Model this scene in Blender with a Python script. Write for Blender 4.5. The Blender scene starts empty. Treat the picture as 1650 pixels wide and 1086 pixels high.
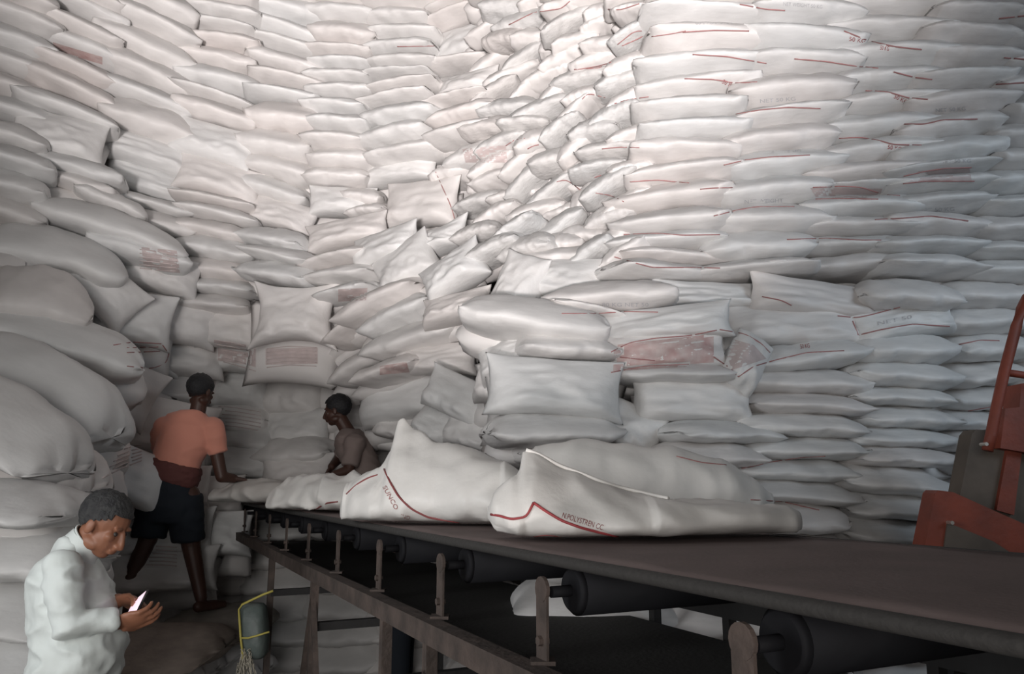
import bpy, bmesh, math, random
from mathutils import Vector, Matrix, noise
import bisect
R = math.radians
random.seed(11)
SC = bpy.context.scene
COL = SC.collection

# ---------------------------------------------------------------- camera
FPX = 1250.0
HOR = 778.0
PITCH = math.atan((HOR - 543.0) / FPX)
CAMZ = 1.75
cd = bpy.data.cameras.new('camera')
cam = bpy.data.objects.new('camera', cd)
COL.objects.link(cam)
cam.location = (0, 0, CAMZ)
cam.rotation_euler = (R(90) + PITCH, 0, 0)
cd.sensor_width = 36.0
cd.lens = FPX / 1650.0 * 36.0
cd.clip_start = 0.05
cd.clip_end = 100
SC.camera = cam
CP, SP = math.cos(PITCH), math.sin(PITCH)

# ---------------------------------------------------------------- light
wd = bpy.data.worlds.new('world')
SC.world = wd
wd.use_nodes = True
wb = wd.node_tree.nodes['Background']
wb.inputs[0].default_value = (0.90, 0.87, 0.84, 1)
wb.inputs[1].default_value = 0.12


def look_at(o, tgt):
    d = Vector(tgt) - o.location
    o.rotation_euler = d.to_track_quat('-Z', 'Y').to_euler()


def area(name, loc, tgt, sx, sy, power, col, spread=180):
    l = bpy.data.lights.new(name, 'AREA')
    l.shape = 'RECTANGLE'
    l.size = sx
    l.size_y = sy
    l.energy = power
    l.color = col
    l.spread = R(spread)
    o = bpy.data.objects.new(name, l)
    COL.objects.link(o)
    o.location = loc
    look_at(o, tgt)
    return o


def spot(name, loc, tgt, power, col, size, blend, rad):
    l = bpy.data.lights.new(name, 'SPOT')
    l.energy = power
    l.color = col
    l.spot_size = R(size)
    l.spot_blend = blend
    l.shadow_soft_size = rad
    o = bpy.data.objects.new(name, l)
    COL.objects.link(o)
    o.location = loc
    look_at(o, tgt)
    return o


spot('added_front_spot', (-0.3, -4.6, 0.15), (-0.75, 7.0, 7.6), 10800, (1.0, 0.93, 0.91), 45, 1.0, 0.4)  # added spot shaped for the low frontal light; no floodlight seen
area('doorway_daylight', (-0.9, -3.6, 2.0), (-1.7, 5.5, 1.4), 2.6, 2.2, 39, (1.0, 0.965, 0.935), 78)
area('added_right_fill', (4.4, 1.2, 3.4), (2.2, 4.6, 3.0), 1.6, 1.6, 13, (0.74, 0.87, 1.0), 90)  # added cool fill over the right-hand stack; no window known there
area('side_door_daylight', (-3.1, 0.7, 2.3), (-0.2, 2.5, 1.55), 1.0, 1.4, 17, (0.96, 0.98, 1.0), 95)

SC.view_settings.view_transform = 'Standard'
SC.view_settings.look = 'None'
SC.view_settings.exposure = 0.0
SC.view_settings.gamma = 1.0
SC.view_settings.use_curve_mapping = False


# ---------------------------------------------------------------- projection helpers
def ray(px, py):
    a = (px - 825.0) / FPX
    b = (543.0 - py) / FPX
    return Vector((a, CP - b * SP, SP + b * CP))


def P(px, py, Y):
    """the point at world depth Y seen at this pixel"""
    r = ray(px, py)
    t = Y / r.y
    return Vector((r.x * t, Y, CAMZ + r.z * t))


def pxm(px, py, Y):
    """metres per pixel at that point"""
    r = ray(px, py)
    return Y / r.y / FPX


# ---------------------------------------------------------------- object helpers
def link(name, me, mat=None, parent=None):
    o = bpy.data.objects.new(name, me)
    COL.objects.link(o)
    if mat is not None:
        me.materials.clear()
        me.materials.append(mat)
    if parent is not None:
        o.parent = parent
    return o


def tomesh(name, bm, smooth=True):
    me = bpy.data.meshes.new(name)
    bmesh.ops.recalc_face_normals(bm, faces=bm.faces)
    bm.to_mesh(me)
    bm.free()
    if smooth:
        for p in me.polygons:
            p.use_smooth = True
    return me


def empty(name, loc=(0, 0, 0)):
    o = bpy.data.objects.new(name, None)
    COL.objects.link(o)
    o.location = loc
    o.empty_display_size = 0.1
    return o


def tag(o, label=None, cat=None, group=None, kind=None):
    if label: o['label'] = label
    if cat: o['category'] = cat
    if group: o['group'] = group
    if kind: o['kind'] = kind
    return o


def box(bm, c, s, rot=None):
    M = Matrix.Translation(Vector(c))
    if rot is not None:
        M = M @ rot.to_4x4()
    M = M @ Matrix.Diagonal((s[0], s[1], s[2], 1))
    bmesh.ops.create_cube(bm, size=1.0, matrix=M)


def bar(bm, a, b, w, h, up=Vector((0, 0, 1))):
    """rectangular bar from a to b"""
    a = Vector(a); b = Vector(b)
    d = b - a
    L = d.length
    x = d.normalized()
    y = up.cross(x)
    if y.length < 1e-4:
        y = Vector((0, 1, 0)).cross(x)
    y.normalize()
    z = x.cross(y)
    rot = Matrix((x, y, z)).transposed()
    box(bm, (a + b) / 2, (L, w, h), rot)


def cyl(bm, a, b, r0, r1=None, seg=20, caps=True):
    if r1 is None: r1 = r0
    a = Vector(a); b = Vector(b)
    d = b - a
    q = d.to_track_quat('Z', 'Y').to_matrix().to_4x4()
    M = Matrix.Translation((a + b) / 2) @ q
    bmesh.ops.create_cone(bm, cap_ends=caps, segments=seg, radius1=r0, radius2=r1, depth=d.length, matrix=M)


def ball(bm, c, rad, rot=None, u=18, v=12):
    if not isinstance(rad, (tuple, list)): rad = (rad, rad, rad)
    M = Matrix.Translation(Vector(c))
    if rot is not None: M = M @ rot.to_4x4()
    M = M @ Matrix.Diagonal((rad[0], rad[1], rad[2], 1))
    bmesh.ops.create_uvsphere(bm, u_segments=u, v_segments=v, radius=1.0, matrix=M)


def caps(bm, pts, rads, seg=14):
    """tapered limb of joined capsules"""
    for i in range(len(pts)):
        ball(bm, pts[i], rads[i], u=seg, v=10)
        if i:
            cyl(bm, pts[i - 1], pts[i], rads[i - 1], rads[i], seg=seg)


def tube(bm, pts, r, seg=8):
    pts = [Vector(p) for p in pts]
    rings = []
    for i, p in enumerate(pts):
        d = (pts[min(i + 1, len(pts) - 1)] - pts[max(i - 1, 0)])
        if d.length < 1e-7: d = Vector((1, 0, 0))
        d.normalize()
        a = Vector((0, 0, 1)) if abs(d.z) < 0.9 else Vector((0, 1, 0))
        x = d.cross(a).normalized()
        y = d.cross(x)
        rr = r[i] if isinstance(r, (list, tuple)) else r
        rings.append([bm.verts.new(p + x * rr * math.cos(2 * math.pi * k / seg) + y * rr * math.sin(2 * math.pi * k / seg)) for k in range(seg)])
    for i in range(len(rings) - 1):
        for k in range(seg):
            bm.faces.new((rings[i][k], rings[i][(k + 1) % seg], rings[i + 1][(k + 1) % seg], rings[i + 1][k]))
    bm.faces.new(rings[0][::-1])
    bm.faces.new(rings[-1])


def loft(bm, secs, seg=24, ex=0.85):
    """secs: (centre, half-width vector, half-depth vector)"""
    rings = []
    for c, A, B in secs:
        c = Vector(c); A = Vector(A); B = Vector(B)
        ring = []
        for k in range(seg):
            t = 2 * math.pi * k / seg
            cc, ss = math.cos(t), math.sin(t)
            ring.append(bm.verts.new(c + A * math.copysign(abs(cc) ** ex, cc) + B * math.copysign(abs(ss) ** ex, ss)))
        rings.append(ring)
    for i in range(len(rings) - 1):
        for k in range(seg):
            bm.faces.new((rings[i][k], rings[i][(k + 1) % seg], rings[i + 1][(k + 1) % seg], rings[i + 1][k]))
    bm.faces.new(rings[0][::-1])
    bm.faces.new(rings[-1])


def prism(bm, pts, Y, depth):
    """outline given in pixels at depth Y, built there with real thickness behind it"""
    f = [P(x, y, Y) for x, y in pts]
    a = [bm.verts.new(p) for p in f]
    b = [bm.verts.new(p + Vector((0, depth, 0))) for p in f]
    bm.faces.new(a)
    bm.faces.new(b[::-1])
    n = len(a)
    for i in range(n):
        bm.faces.new((a[i], a[(i + 1) % n], b[(i + 1) % n], b[i]))


def bake(name, bm, voxel, smooth=4, factor=0.5, wr=0.0, wf=6.0, seed=0, cut=None):
    """fuse overlapping closed shells into one continuous surface"""
    me = tomesh(name, bm)
    o = bpy.data.objects.new('tmp', me)
    COL.objects.link(o)
    m = o.modifiers.new('r', 'REMESH')
    m.mode = 'VOXEL'
    m.voxel_size = voxel
    m.use_smooth_shade = True
    if smooth:
        s = o.modifiers.new('s', 'SMOOTH')
        s.iterations = smooth
        s.factor = factor
    dg = bpy.context.evaluated_depsgraph_get()
    dg.update()
    out = bpy.data.meshes.new_from_object(o.evaluated_get(dg))
    bpy.data.objects.remove(o)
    bpy.data.meshes.remove(me)
    out.name = name
    if wr:
        off = Vector((seed * 3.1, seed * 1.7, seed))
        ns = [v.normal.copy() for v in out.vertices]
        for v, n in zip(out.vertices, ns):
            p = v.co
            q = Vector((p.x * wf, p.y * wf, p.z * wf * 1.7)) + off
            d = 1.0 - abs(noise.noise(q)) * 2.6
            d += 0.5 * noise.noise(q * 2.3)
            v.co = p + n * d * wr
    if cut:
        b = bmesh.new()
        b.from_mesh(out)
        bmesh.ops.delete(b, geom=[f for f in b.faces if cut(f.calc_center_median())], context='FACES')
        b.to_mesh(out)
        b.free()
    for p in out.polygons:
        p.use_smooth = True
    return out


# ---------------------------------------------------------------- materials
def mat(name, col, rough=0.6, metal=0.0, spec=0.5, bump=0.0, bscale=40.0, vary=0.0, vscale=8.0, col2=None, sheen=0.0, objvar=0.0, bdist=0.01):
    m = bpy.data.materials.new(name)
    m.use_nodes = True
    nt = m.node_tree
    b = nt.nodes['Principled BSDF']
    b.inputs['Roughness'].default_value = rough
    b.inputs['Metallic'].default_value = metal
    b.inputs['Specular IOR Level'].default_value = spec
    b.inputs['Sheen Weight'].default_value = sheen
    c = (*col, 1)
    b.inputs['Base Color'].default_value = c
    tc = nt.nodes.new('ShaderNodeTexCoord')
    sock = None
    if vary or col2:
        n = nt.nodes.new('ShaderNodeTexNoise')
        n.inputs['Scale'].default_value = vscale
        n.inputs['Detail'].default_value = 6
        nt.links.new(tc.outputs['Object'], n.inputs['Vector'])
        r = nt.nodes.new('ShaderNodeValToRGB')
        r.color_ramp.elements[0].position = 0.35
        r.color_ramp.elements[1].position = 0.68
        c2 = col2 if col2 else tuple(x * (1 - vary) for x in col)
        r.color_ramp.elements[0].color = (*c2, 1)
        r.color_ramp.elements[1].color = c
        nt.links.new(n.outputs['Fac'], r.inputs['Fac'])
        sock = r.outputs['Color']
    if objvar:
        oi = nt.nodes.new('ShaderNodeObjectInfo')
        r2 = nt.nodes.new('ShaderNodeValToRGB')
        e = r2.color_ramp.elements
        e[0].color = (1, 1 - objvar * 0.75, 1 - objvar, 1)
        e[1].color = (1 - objvar * 0.6, 1 - objvar * 0.2, 1, 1)
        x = e.new(0.5); x.color = (1, 1, 1, 1)
        nt.links.new(oi.outputs['Random'], r2.inputs['Fac'])
        mx = nt.nodes.new('ShaderNodeMix')
        mx.data_type = 'RGBA'
        mx.blend_type = 'MULTIPLY'
        mx.inputs['Factor'].default_value = 1.0
        if sock: nt.links.new(sock, mx.inputs[6])
        else: mx.inputs[6].default_value = c
        nt.links.new(r2.outputs['Color'], mx.inputs[7])
        sock = mx.outputs[2]
    if sock: nt.links.new(sock, b.inputs['Base Color'])
    if bump:
        n = nt.nodes.new('ShaderNodeTexNoise')
        n.inputs['Scale'].default_value = bscale
        n.inputs['Detail'].default_value = 4
        nt.links.new(tc.outputs['Object'], n.inputs['Vector'])
        bp = nt.nodes.new('ShaderNodeBump')
        bp.inputs['Strength'].default_value = bump
        bp.inputs['Distance'].default_value = bdist
        nt.links.new(n.outputs['Fac'], bp.inputs['Height'])
        nt.links.new(bp.outputs['Normal'], b.inputs['Normal'])
    return m


M_SACK = mat('woven_white', (0.74, 0.73, 0.72), 0.5, spec=0.4, bump=0.16, bscale=5, bdist=0.02, vary=0.06, vscale=3, objvar=0.045)
M_SACK_SHADE = mat('woven_white_shade', (0.64, 0.63, 0.62), 0.6, spec=0.3, bump=0.25, bscale=7, bdist=0.02, vary=0.08, vscale=4, objvar=0.04)  # sack cloth greyed for the slide; shade from facing away put into colour
M_TAN_SHADE = mat('woven_tan_shade', (0.42, 0.38, 0.34), 0.7, bump=0.3, bscale=9, vary=0.2, vscale=4, objvar=0.08)  # browner sack cloth, dim light by the conveyor painted into its colour
M_BSACK = mat('woven_white_near', (0.70, 0.68, 0.65), 0.5, spec=0.4, bump=0.35, bscale=22, bdist=0.008, vary=0.06, vscale=9)
M_RED = mat('red_print', (0.34, 0.05, 0.055), 0.6)
M_THREAD = mat('dull_red_thread', (0.36, 0.17, 0.165), 0.7)
M_MAROON = mat('maroon_print', (0.22, 0.05, 0.05), 0.6)
M_PINK = mat('pink_print', (0.62, 0.53, 0.52), 0.55, vary=0.16, vscale=14, bump=0.2, bscale=30)
M_ROSE = mat('rose_print', (0.50, 0.33, 0.32), 0.55, col2=(0.60, 0.50, 0.48), vscale=16, bump=0.2, bscale=30)
M_GREYINK = mat('grey_ink', (0.50, 0.50, 0.52), 0.6)
M_RUBBER = mat('belt_rubber', (0.20, 0.155, 0.147), 0.85, spec=0.2, bump=0.12, bscale=90, vary=0.2, vscale=5)
M_RUBBERE = mat('belt_edge', (0.030, 0.028, 0.026), 0.8, bump=0.3, bscale=60)
M_ROLL = mat('roller_steel', (0.012, 0.012, 0.014), 0.7, metal=0.0, spec=0.12, bump=0.1, bscale=30, vary=0.3, vscale=9)
M_RUST = mat('rusty_steel', (0.085, 0.062, 0.052), 0.8, metal=0.0, col2=(0.045, 0.034, 0.029), vscale=14, bump=0.4, bscale=50)
M_BLACKST = mat('black_steel', (0.022, 0.021, 0.021), 0.7, metal=0.2, bump=0.2, bscale=40)
M_ORANGE = mat('orange_paint', (0.26, 0.055, 0.03), 0.6, col2=(0.17, 0.042, 0.026), vscale=7, bump=0.2, bscale=40)
M_BROWNP = mat('brown_panel', (0.13, 0.105, 0.085), 0.75, vary=0.35, vscale=6, bump=0.2, bscale=25)
M_BOLT = mat('bright_bolt', (0.6, 0.55, 0.5), 0.35, metal=0.7)
M_FLOOR = mat('concrete', (0.16, 0.145, 0.13), 0.9, vary=0.3, vscale=3, bump=0.4, bscale=20)
M_WALL = mat('dark_plaster', (0.10, 0.09, 0.085), 0.9, vary=0.25, vscale=2, bump=0.2, bscale=12)
M_SKIN = mat('brown_skin', (0.30, 0.13, 0.075), 0.5, vary=0.12, vscale=12, bump=0.08, bscale=60)
M_SKIND = mat('dark_skin', (0.075, 0.035, 0.025), 0.5, vary=0.12, vscale=12, bump=0.08, bscale=60)
M_HAIR = mat('black_hair', (0.012, 0.012, 0.014), 0.6, bump=0.8, bscale=90)
M_HAIRG = mat('greying_hair', (0.022, 0.022, 0.024), 0.8, bump=0.8, bscale=90, col2=(0.045, 0.045, 0.045), vscale=40)
M_SHIRTW = mat('white_cotton', (0.70, 0.75, 0.73), 0.8, sheen=0.2, bump=0.35, bscale=14, bdist=0.012)
M_SALMON = mat('salmon_cotton', (0.72, 0.30, 0.22), 0.85, sheen=0.2, bump=0.3, bscale=14, bdist=0.012)
M_GREYT = mat('brown_grey_cotton', (0.23, 0.18, 0.165), 0.85, bump=0.3, bscale=14)
M_NAVY = mat('navy_cloth', (0.012, 0.017, 0.026), 0.85, bump=0.3, bscale=18)
M_WAIST = mat('maroon_cloth', (0.13, 0.045, 0.04), 0.85, bump=0.4, bscale=24)
M_EYE = mat('eye', (0.05, 0.04, 0.035), 0.6)
M_PHONE = mat('phone_body', (0.02, 0.02, 0.022), 0.3)
M_BAG = mat('grey_green_plastic', (0.13, 0.16, 0.15), 0.5, vary=0.3, vscale=18, bump=0.4, bscale=30)
M_YEL = mat('yellow_strap', (0.50, 0.43, 0.10), 0.6)
M_ROPE = mat('frayed_rope', (0.42, 0.39, 0.32), 0.9)
M_SCREEN = bpy.data.materials.new('lit_screen')
M_SCREEN.use_nodes = True
_b = M_SCREEN.node_tree.nodes['Principled BSDF']
_b.inputs['Base Color'].default_value = (0.6, 0.5, 0.55, 1)
_b.inputs['Emission Color'].default_value = (1.0, 0.74, 0.86, 1)
_b.inputs['Emission Strength'].default_value = 0.9

# ---------------------------------------------------------------- the setting
bm = bmesh.new()
box(bm, (0, 2.4, -0.06), (13.2, 14.4, 0.12))
tag(link('floor', tomesh('floor', bm, False), M_FLOOR), kind='structure')
bm = bmesh.new()
box(bm, (0, 9.5, 3.9), (13.2, 0.2, 7.8))
tag(link('wall_back', tomesh('wall_back', bm, False), M_WALL), kind='structure')
bm = bmesh.new()
box(bm, (-6.5, 2.4, 3.9), (0.2, 14.0, 7.8))
tag(link('wall_left', tomesh('wall_left', bm, False), M_WALL), kind='structure')
bm = bmesh.new()
box(bm, (6.5, 2.4, 3.9), (0.2, 14.0, 7.8))
tag(link('wall_right', tomesh('wall_right', bm, False), M_WALL), kind='structure')
bm = bmesh.new()
box(bm, (0, 2.4, 7.86), (13.2, 14.4, 0.12))
tag(link('ceiling', tomesh('ceiling', bm, False), M_WALL), kind='structure')

# ---------------------------------------------------------------- sack shapes (unit half extents)
def sgnp(x, p):
    return math.copysign(abs(x) ** p, x)


def add_uv(bm, lay, f, uvs):
    for l, uv in zip(f.loops, uvs):
        l[lay].uv = uv


def sack_tube(name, seed, crump=1.0, arch=0.16, ns=40, nt=32):
    """filled sack lying on its side, seen from its long edge: lens outline with flat sewn ends"""
    rnd = random.Random(seed)
    bm = bmesh.new()
    off = Vector((seed * 5.3, seed * 2.1, seed * 0.7))
    a1, a2 = rnd.uniform(-0.12, 0.12), rnd.uniform(0.7, 1.25)
    el, er = rnd.uniform(-0.5, 0.1), rnd.uniform(-0.5, 0.1)
    k1 = rnd.randint(5, 8)
    bulge = rnd.uniform(0.50, 0.70)
    rings = []
    for i in range(ns + 1):
        s = -1 + 2 * i / ns
        s = math.copysign(1 - (1 - abs(s)) ** 1.3, s)
        h = 0.13 + 0.87 * max(0.0, 1 - abs(s) ** 4.4) ** 0.58
        d = 0.72 + 0.28 * max(0.0, 1 - abs(s) ** 4) ** 0.6
        zc = -arch * a2 * s * s + a1 * s + (el if s < 0 else er) * (abs(s) ** 6) * 0.35
        ring = []
        for k in range(nt):
            t = 2 * math.pi * k / nt
            y = -sgnp(math.cos(t), 0.75) * d
            z = sgnp(math.sin(t), 0.80)
            if y < 0:
                y *= 1 - bulge * z
                y += 0.10 * abs(z) ** 3
            z *= h
            flare = abs(s) ** 7
            y += 0.10 * flare * math.sin(k1 * t + seed)
            z += 0.11 * flare * math.sin((k1 - 2) * t * 1.0 + seed * 2)
            p = Vector((s, y, z + zc))
            q = Vector((s * 2.2, y * 1.4, z * 1.3)) + off
            dsp = 0.11 * noise.noise(q) + 0.028 * crump * (1 - 3 * abs(noise.noise(q * 1.9)))
            dsp += 0.04 * crump * (0.3 + abs(s)) * noise.noise(Vector((s * 2.5, t * 3.2, seed)))
            rr = 1 + dsp * (0.9 if abs(s) < 0.97 else 0.3)
            ring.append(bm.verts.new(Vector((p.x * (1 + 0.03 * noise.noise(q * 2)), p.y * rr, (p.z - zc) * (1 + dsp * 1.3) + zc))))
        rings.append(ring)
    for i in range(ns):
        for k in range(nt):
            bm.faces.new((rings[i][k], rings[i][(k + 1) % nt], rings[i + 1][(k + 1) % nt], rings[i + 1][k]))
    for ring in (rings[0], rings[-1]):
        c = sum((v.co for v in ring), Vector()) / nt
        cv = bm.verts.new(c)
        for k in range(nt):
            bm.faces.new((ring[k], ring[(k + 1) % nt], cv))
    return tomesh(name, bm)


def sack_pillow(name, seed, pinch=0.10, crump=1.0, n=30):
    """sack seen on its broad face: four pulled corners, swollen belly hanging low"""
    rnd = random.Random(seed)
    off = Vector((seed * 3.3, seed, -seed * 1.9))
    bm = bmesh.new()
    tilt = rnd.uniform(-0.05, 0.05)

    def pt(i, j, side):
        u = -1 + 2 * i / n
        v = -1 + 2 * j / n
        u = math.copysign(1 - (1 - abs(u)) ** 1.25, u)
        v = math.copysign(1 - (1 - abs(v)) ** 1.25, v)
        w = noise.noise(Vector((u * 1.3, v * 1.3, 0)) + off)
        x = u * (1 - pinch * (1 - v * v) * 0.8 + 0.03 * w)
        z = v * (1 - pinch * (1 - u * u) * 1.1 + 0.04 * w) + tilt * u
        z += 0.05 * (1 - u * u) * (1 if v > 0 else 0.4)
        th = (max(0, 1 - abs(u) ** 3.0) ** 0.55) * (max(0, 1 - abs(v) ** 3.0) ** 0.55)
        th *= 1 - 0.60 * v
        q = Vector((u * 1.8, v * 1.8, side)) + off
        th *= 1 + 0.20 * noise.noise(q) + 0.07 * crump * (1 - 2.6 * abs(noise.noise(q * 1.6)))
        edge = max(abs(u), abs(v))
        y = -side * th
        wr = 0.04 * crump * edge ** 3 * math.sin(9 * math.atan2(v, u) + seed)
        return Vector((x, y * 0.95 + wr, z))
    top = {}
    bot = {}
    for i in range(n + 1):
        for j in range(n + 1):
            v = bm.verts.new(pt(i, j, 1))
            top[i, j] = v
            if i in (0, n) or j in (0, n):
                bot[i, j] = v
            else:
                bot[i, j] = bm.verts.new(pt(i, j, -1))
    for i in range(n):
        for j in range(n):
            bm.faces.new((top[i, j], top[i + 1, j], top[i + 1, j + 1], top[i, j + 1]))
            bm.faces.new((bot[i, j], bot[i, j + 1], bot[i + 1, j + 1], bot[i + 1, j]))
    return tomesh(name, bm)


TM = {'S': [sack_tube('sack_flat', i + 1) for i in range(12)],
      'J': [sack_tube('sack_crumpled', i + 40, crump=1.7, arch=0.3) for i in range(9)],
      'F': [sack_pillow('sack_broad', i + 1) for i in range(7)],
      'E': [sack_pillow('sack_eared', i + 20, pinch=0.26, crump=1.6) for i in range(3)],
      'R': [sack_tube('sack_plump', i + 60, crump=0.7, arch=0.42) for i in range(4)],
      'B': [sack_pillow('sack_round', i + 30, pinch=-0.02, crump=0.7) for i in range(4)]}
for k in TM:
    for me in TM[k]:
        me.materials.append(M_SACK)

# depth of the stacks' faces, surveyed at image points
CTRL = [(-60,40,5.6),(50,50,6.0),(200,50,6.6),(350,50,7.0),(500,50,7.3),(600,50,7.25),(750,50,7.1),(850,40,6.3),(950,40,5.6),(1035,50,5.05),
 (1100,50,4.8),(1300,50,4.75),(1600,50,4.6),(1100,250,4.75),(1300,250,4.7),(1600,250,4.55),(1100,400,4.6),(1300,400,4.6),(1600,400,4.55),
 (0,300,5.3),(100,300,5.8),(300,300,6.6),(450,300,6.8),(600,300,6.8),(730,300,6.4),(820,300,5.9),(900,300,5.4),(1000,300,4.9),(850,400,4.9),
 (50,480,4.9),(150,450,5.5),(350,450,6.4),(500,450,6.2),(650,450,5.7),(760,470,5.0),
 (60,600,4.4),(170,600,5.7),(250,600,6.5),(350,650,7.0),(450,650,7.0),(560,620,6.9),(650,600,5.5),(760,650,4.9),(700,700,5.1),(590,660,6.9),(600,720,6.8),
 (850,520,4.1),(880,620,3.9),(860,700,3.9),(1000,480,4.3),(1080,560,4.15),(1100,640,4.1),(1100,720,4.0),(1280,480,4.35),(1280,600,4.3),(1280,700,4.15),(1280,850,4.0),
 (1450,500,4.35),(1430,620,4.35),(1430,800,4.15),(1560,520,4.5),(1560,650,4.6),(1560,800,4.6),(1650,600,4.6),(60,720,4.0),(150,720,5.3),(1100,1000,3.7),(700,1000,4.3),(560,1000,4.9)]


def depth(px, py):
    a = b = 0.0
    for x, y, d in CTRL:
        w = 1.0 / (((px - x) ** 2 + ((py - y) * 1.1) ** 2) + 900.0) ** 1.8
        a += w * d
        b += w
    return a / b


ORD = ['topmost', 'second', 'third', 'fourth', 'fifth', 'sixth', 'seventh', 'eighth', 'ninth', 'tenth', 'eleventh', 'twelfth', 'thirteenth',
       'fourteenth', 'fifteenth', 'sixteenth', 'seventeenth', 'eighteenth', 'nineteenth', 'twentieth', 'twenty-first', 'twenty-second', 'twenty-third', 'twenty-fourth']
SACKS = []
BYZONE = {}
CNT = {'n': 0}


def put_sack(px, py, w, h, tilt=0, kind='S', Y=None, yaw=None, zone='', grow=1.0, dep=None, m=None, lean=0.0):
    i = CNT['n']
    CNT['n'] += 1
    rnd = random.Random(i * 7 + 3)
    D = Y if Y is not None else depth(px, py)
    hd = dep if dep else {'S': 0.23, 'J': 0.15, 'F': 0.13, 'E': 0.12, 'B': 0.17, 'R': 0.3}[kind]
    Dc = D + hd * 0.55
    s = pxm(px, py, Dc)
    if yaw is None:
        if Y is None:
            a, b = P(px - 45, py, depth(px - 45, py)), P(px + 45, py, depth(px + 45, py))
            yw = math.atan2(b.y - a.y, b.x - a.x)
            yw = max(-0.5, min(0.5, yw))
        else:
            yw = 0
    else:
        yw = R(yaw)
    W = w * s / max(0.7, math.cos(yw))
    H = h * s
    me = TM[kind][rnd.randrange(len(TM[kind]))]
    o = bpy.data.objects.new('sack', me)
    COL.objects.link(o)
    o.location = P(px, py, Dc)
    if o.location.z - H / 2 < 0.0:
        o.location.z = H / 2
    fl = 1 if rnd.random() < 0.5 else -1
    o.rotation_euler = (Matrix.Rotation(yw, 3, 'Z') @ Matrix.Rotation(R(tilt), 3, 'Y') @ Matrix.Rotation(R(lean), 3, 'X')).to_euler()
    o.scale = (W / 2 * grow * fl, hd * 1.05, H / 2)
    if m is not None:
        o.material_slots[0].link = 'OBJECT'
        o.material_slots[0].material = m
    o['_px'] = px; o['_py'] = py
    SACKS.append(o)
    BYZONE.setdefault(zone, []).append(o)
    return o


def lerp_nodes(nodes, y):
    if y <= nodes[0][0]: return nodes[0][1:]
    if y >= nodes[-1][0]: return nodes[-1][1:]
    for a, b in zip(nodes, nodes[1:]):
        if a[0] <= y <= b[0]:
            t = (y - a[0]) / (b[0] - a[0])
            return tuple(p + (q - p) * t for p, q in zip(a[1:], b[1:]))


def column(zone, nodes, seams, kinds={}, gx=1.13, gy=1.30, jx=4, Y=None):
    rnd = random.Random(hash(zone) % 1000 if False else sum(map(ord, zone)))
    for i, (a, b) in enumerate(zip(seams, seams[1:])):
        cy = (a + b) / 2
        xc, w, t = lerp_nodes(nodes, cy)
        h = b - a
        k = kinds.get(i, 'F' if h > 0.42 * w else 'S')
        g = gy if k == 'S' else 1.16
        side = jx if i % 2 else -jx
        put_sack(xc + side + rnd.uniform(-2, 2), cy, w * gx * rnd.uniform(0.96, 1.05), h * g, t + rnd.uniform(-2.2, 2.2), k, zone=zone, Y=Y)


# right-hand stack, column by column: nodes (y, centre x, width, tilt)
column('first column right of the slumped sacks', [(0, 1135, 178, 2), (90, 1135, 185, 4), (180, 1112, 150, 1), (300, 1095, 160, 0), (400, 1070, 165, -1)],
       [-40, -12, 22, 48, 92, 130, 163, 198, 232, 266, 300, 342, 380, 408, 432])
column('second column right of the slumped sacks', [(0, 1285, 160, 6), (90, 1290, 165, 7), (180, 1262, 160, -4), (345, 1230, 165, -2), (450, 1200, 165, -1)],
       [-25, 12, 50, 92, 126, 178, 210, 252, 290, 334, 380, 424, 452])
column('third column right of the slumped sacks', [(0, 1425, 160, 7), (80, 1435, 160, 6), (160, 1425, 150, 3), (300, 1390, 165, 1), (450, 1345, 165, 1)],
       [-34, 4, 40, 76, 118, 156, 192, 232, 268, 303, 321, 358, 386, 418, 450])
column('fourth column right of the slumped sacks', [(0, 1550, 135, 5), (90, 1550, 130, 6), (190, 1522, 145, -2), (300, 1495, 155, -2), (450, 1465, 155, 2)],
       [-18, 20, 52, 86, 122, 154, 194, 232, 271, 293, 318, 350, 386, 416, 447])
column('column above the orange machine', [(0, 1668, 125, 3), (200, 1655, 135, 2), (350, 1622, 140, 1), (455, 1610, 145, 2)],
       [-10, 30, 60, 96, 137, 174, 211, 248, 284, 321, 354, 394, 426, 458])
column('column cut by the right edge', [(0, 1790, 130, 2), (455, 1745, 140, 1)],
       [210, 250, 286, 324, 360, 398, 430, 460, 500, 540, 582, 622])
# lower right block
column('low column right of the nearest belt sack', [(550, 1280, 185, -5), (640, 1285, 180, 2), (800, 1260, 170, 2), (1100, 1250, 180, 0)],
       [598, 635, 668, 702, 737, 772, 806, 850, 890, 930, 970, 1010, 1050, 1095, 1140])
column('low column next left of orange machine', [(540, 1440, 155, 0), (640, 1430, 150, 1), (800, 1415, 165, 4), (1100, 1400, 165, 0)],
       [540, 585, 624, 655, 690, 720, 750, 792, 830, 872, 915, 955, 1000, 1045, 1090])
column('column just left of the orange handle', [(500, 1565, 135, -2), (700, 1545, 120, -3), (1000, 1540, 120, -3)],
       [500, 540, 582, 622, 660, 692, 724, 757, 790, 828, 868, 905])
column('column behind the orange handle', [(500, 1700, 150, -1), (900, 1680, 150, -2)], [458, 500, 540, 582, 622, 662, 700, 740])
column('low column above the white belt sack', [(600, 1095, 180, 2), (690, 1145, 165, 0), (760, 1115, 150, 3), (1100, 1080, 170, 0)],
       [606, 680, 713, 752, 790], gy=1.22)
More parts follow.
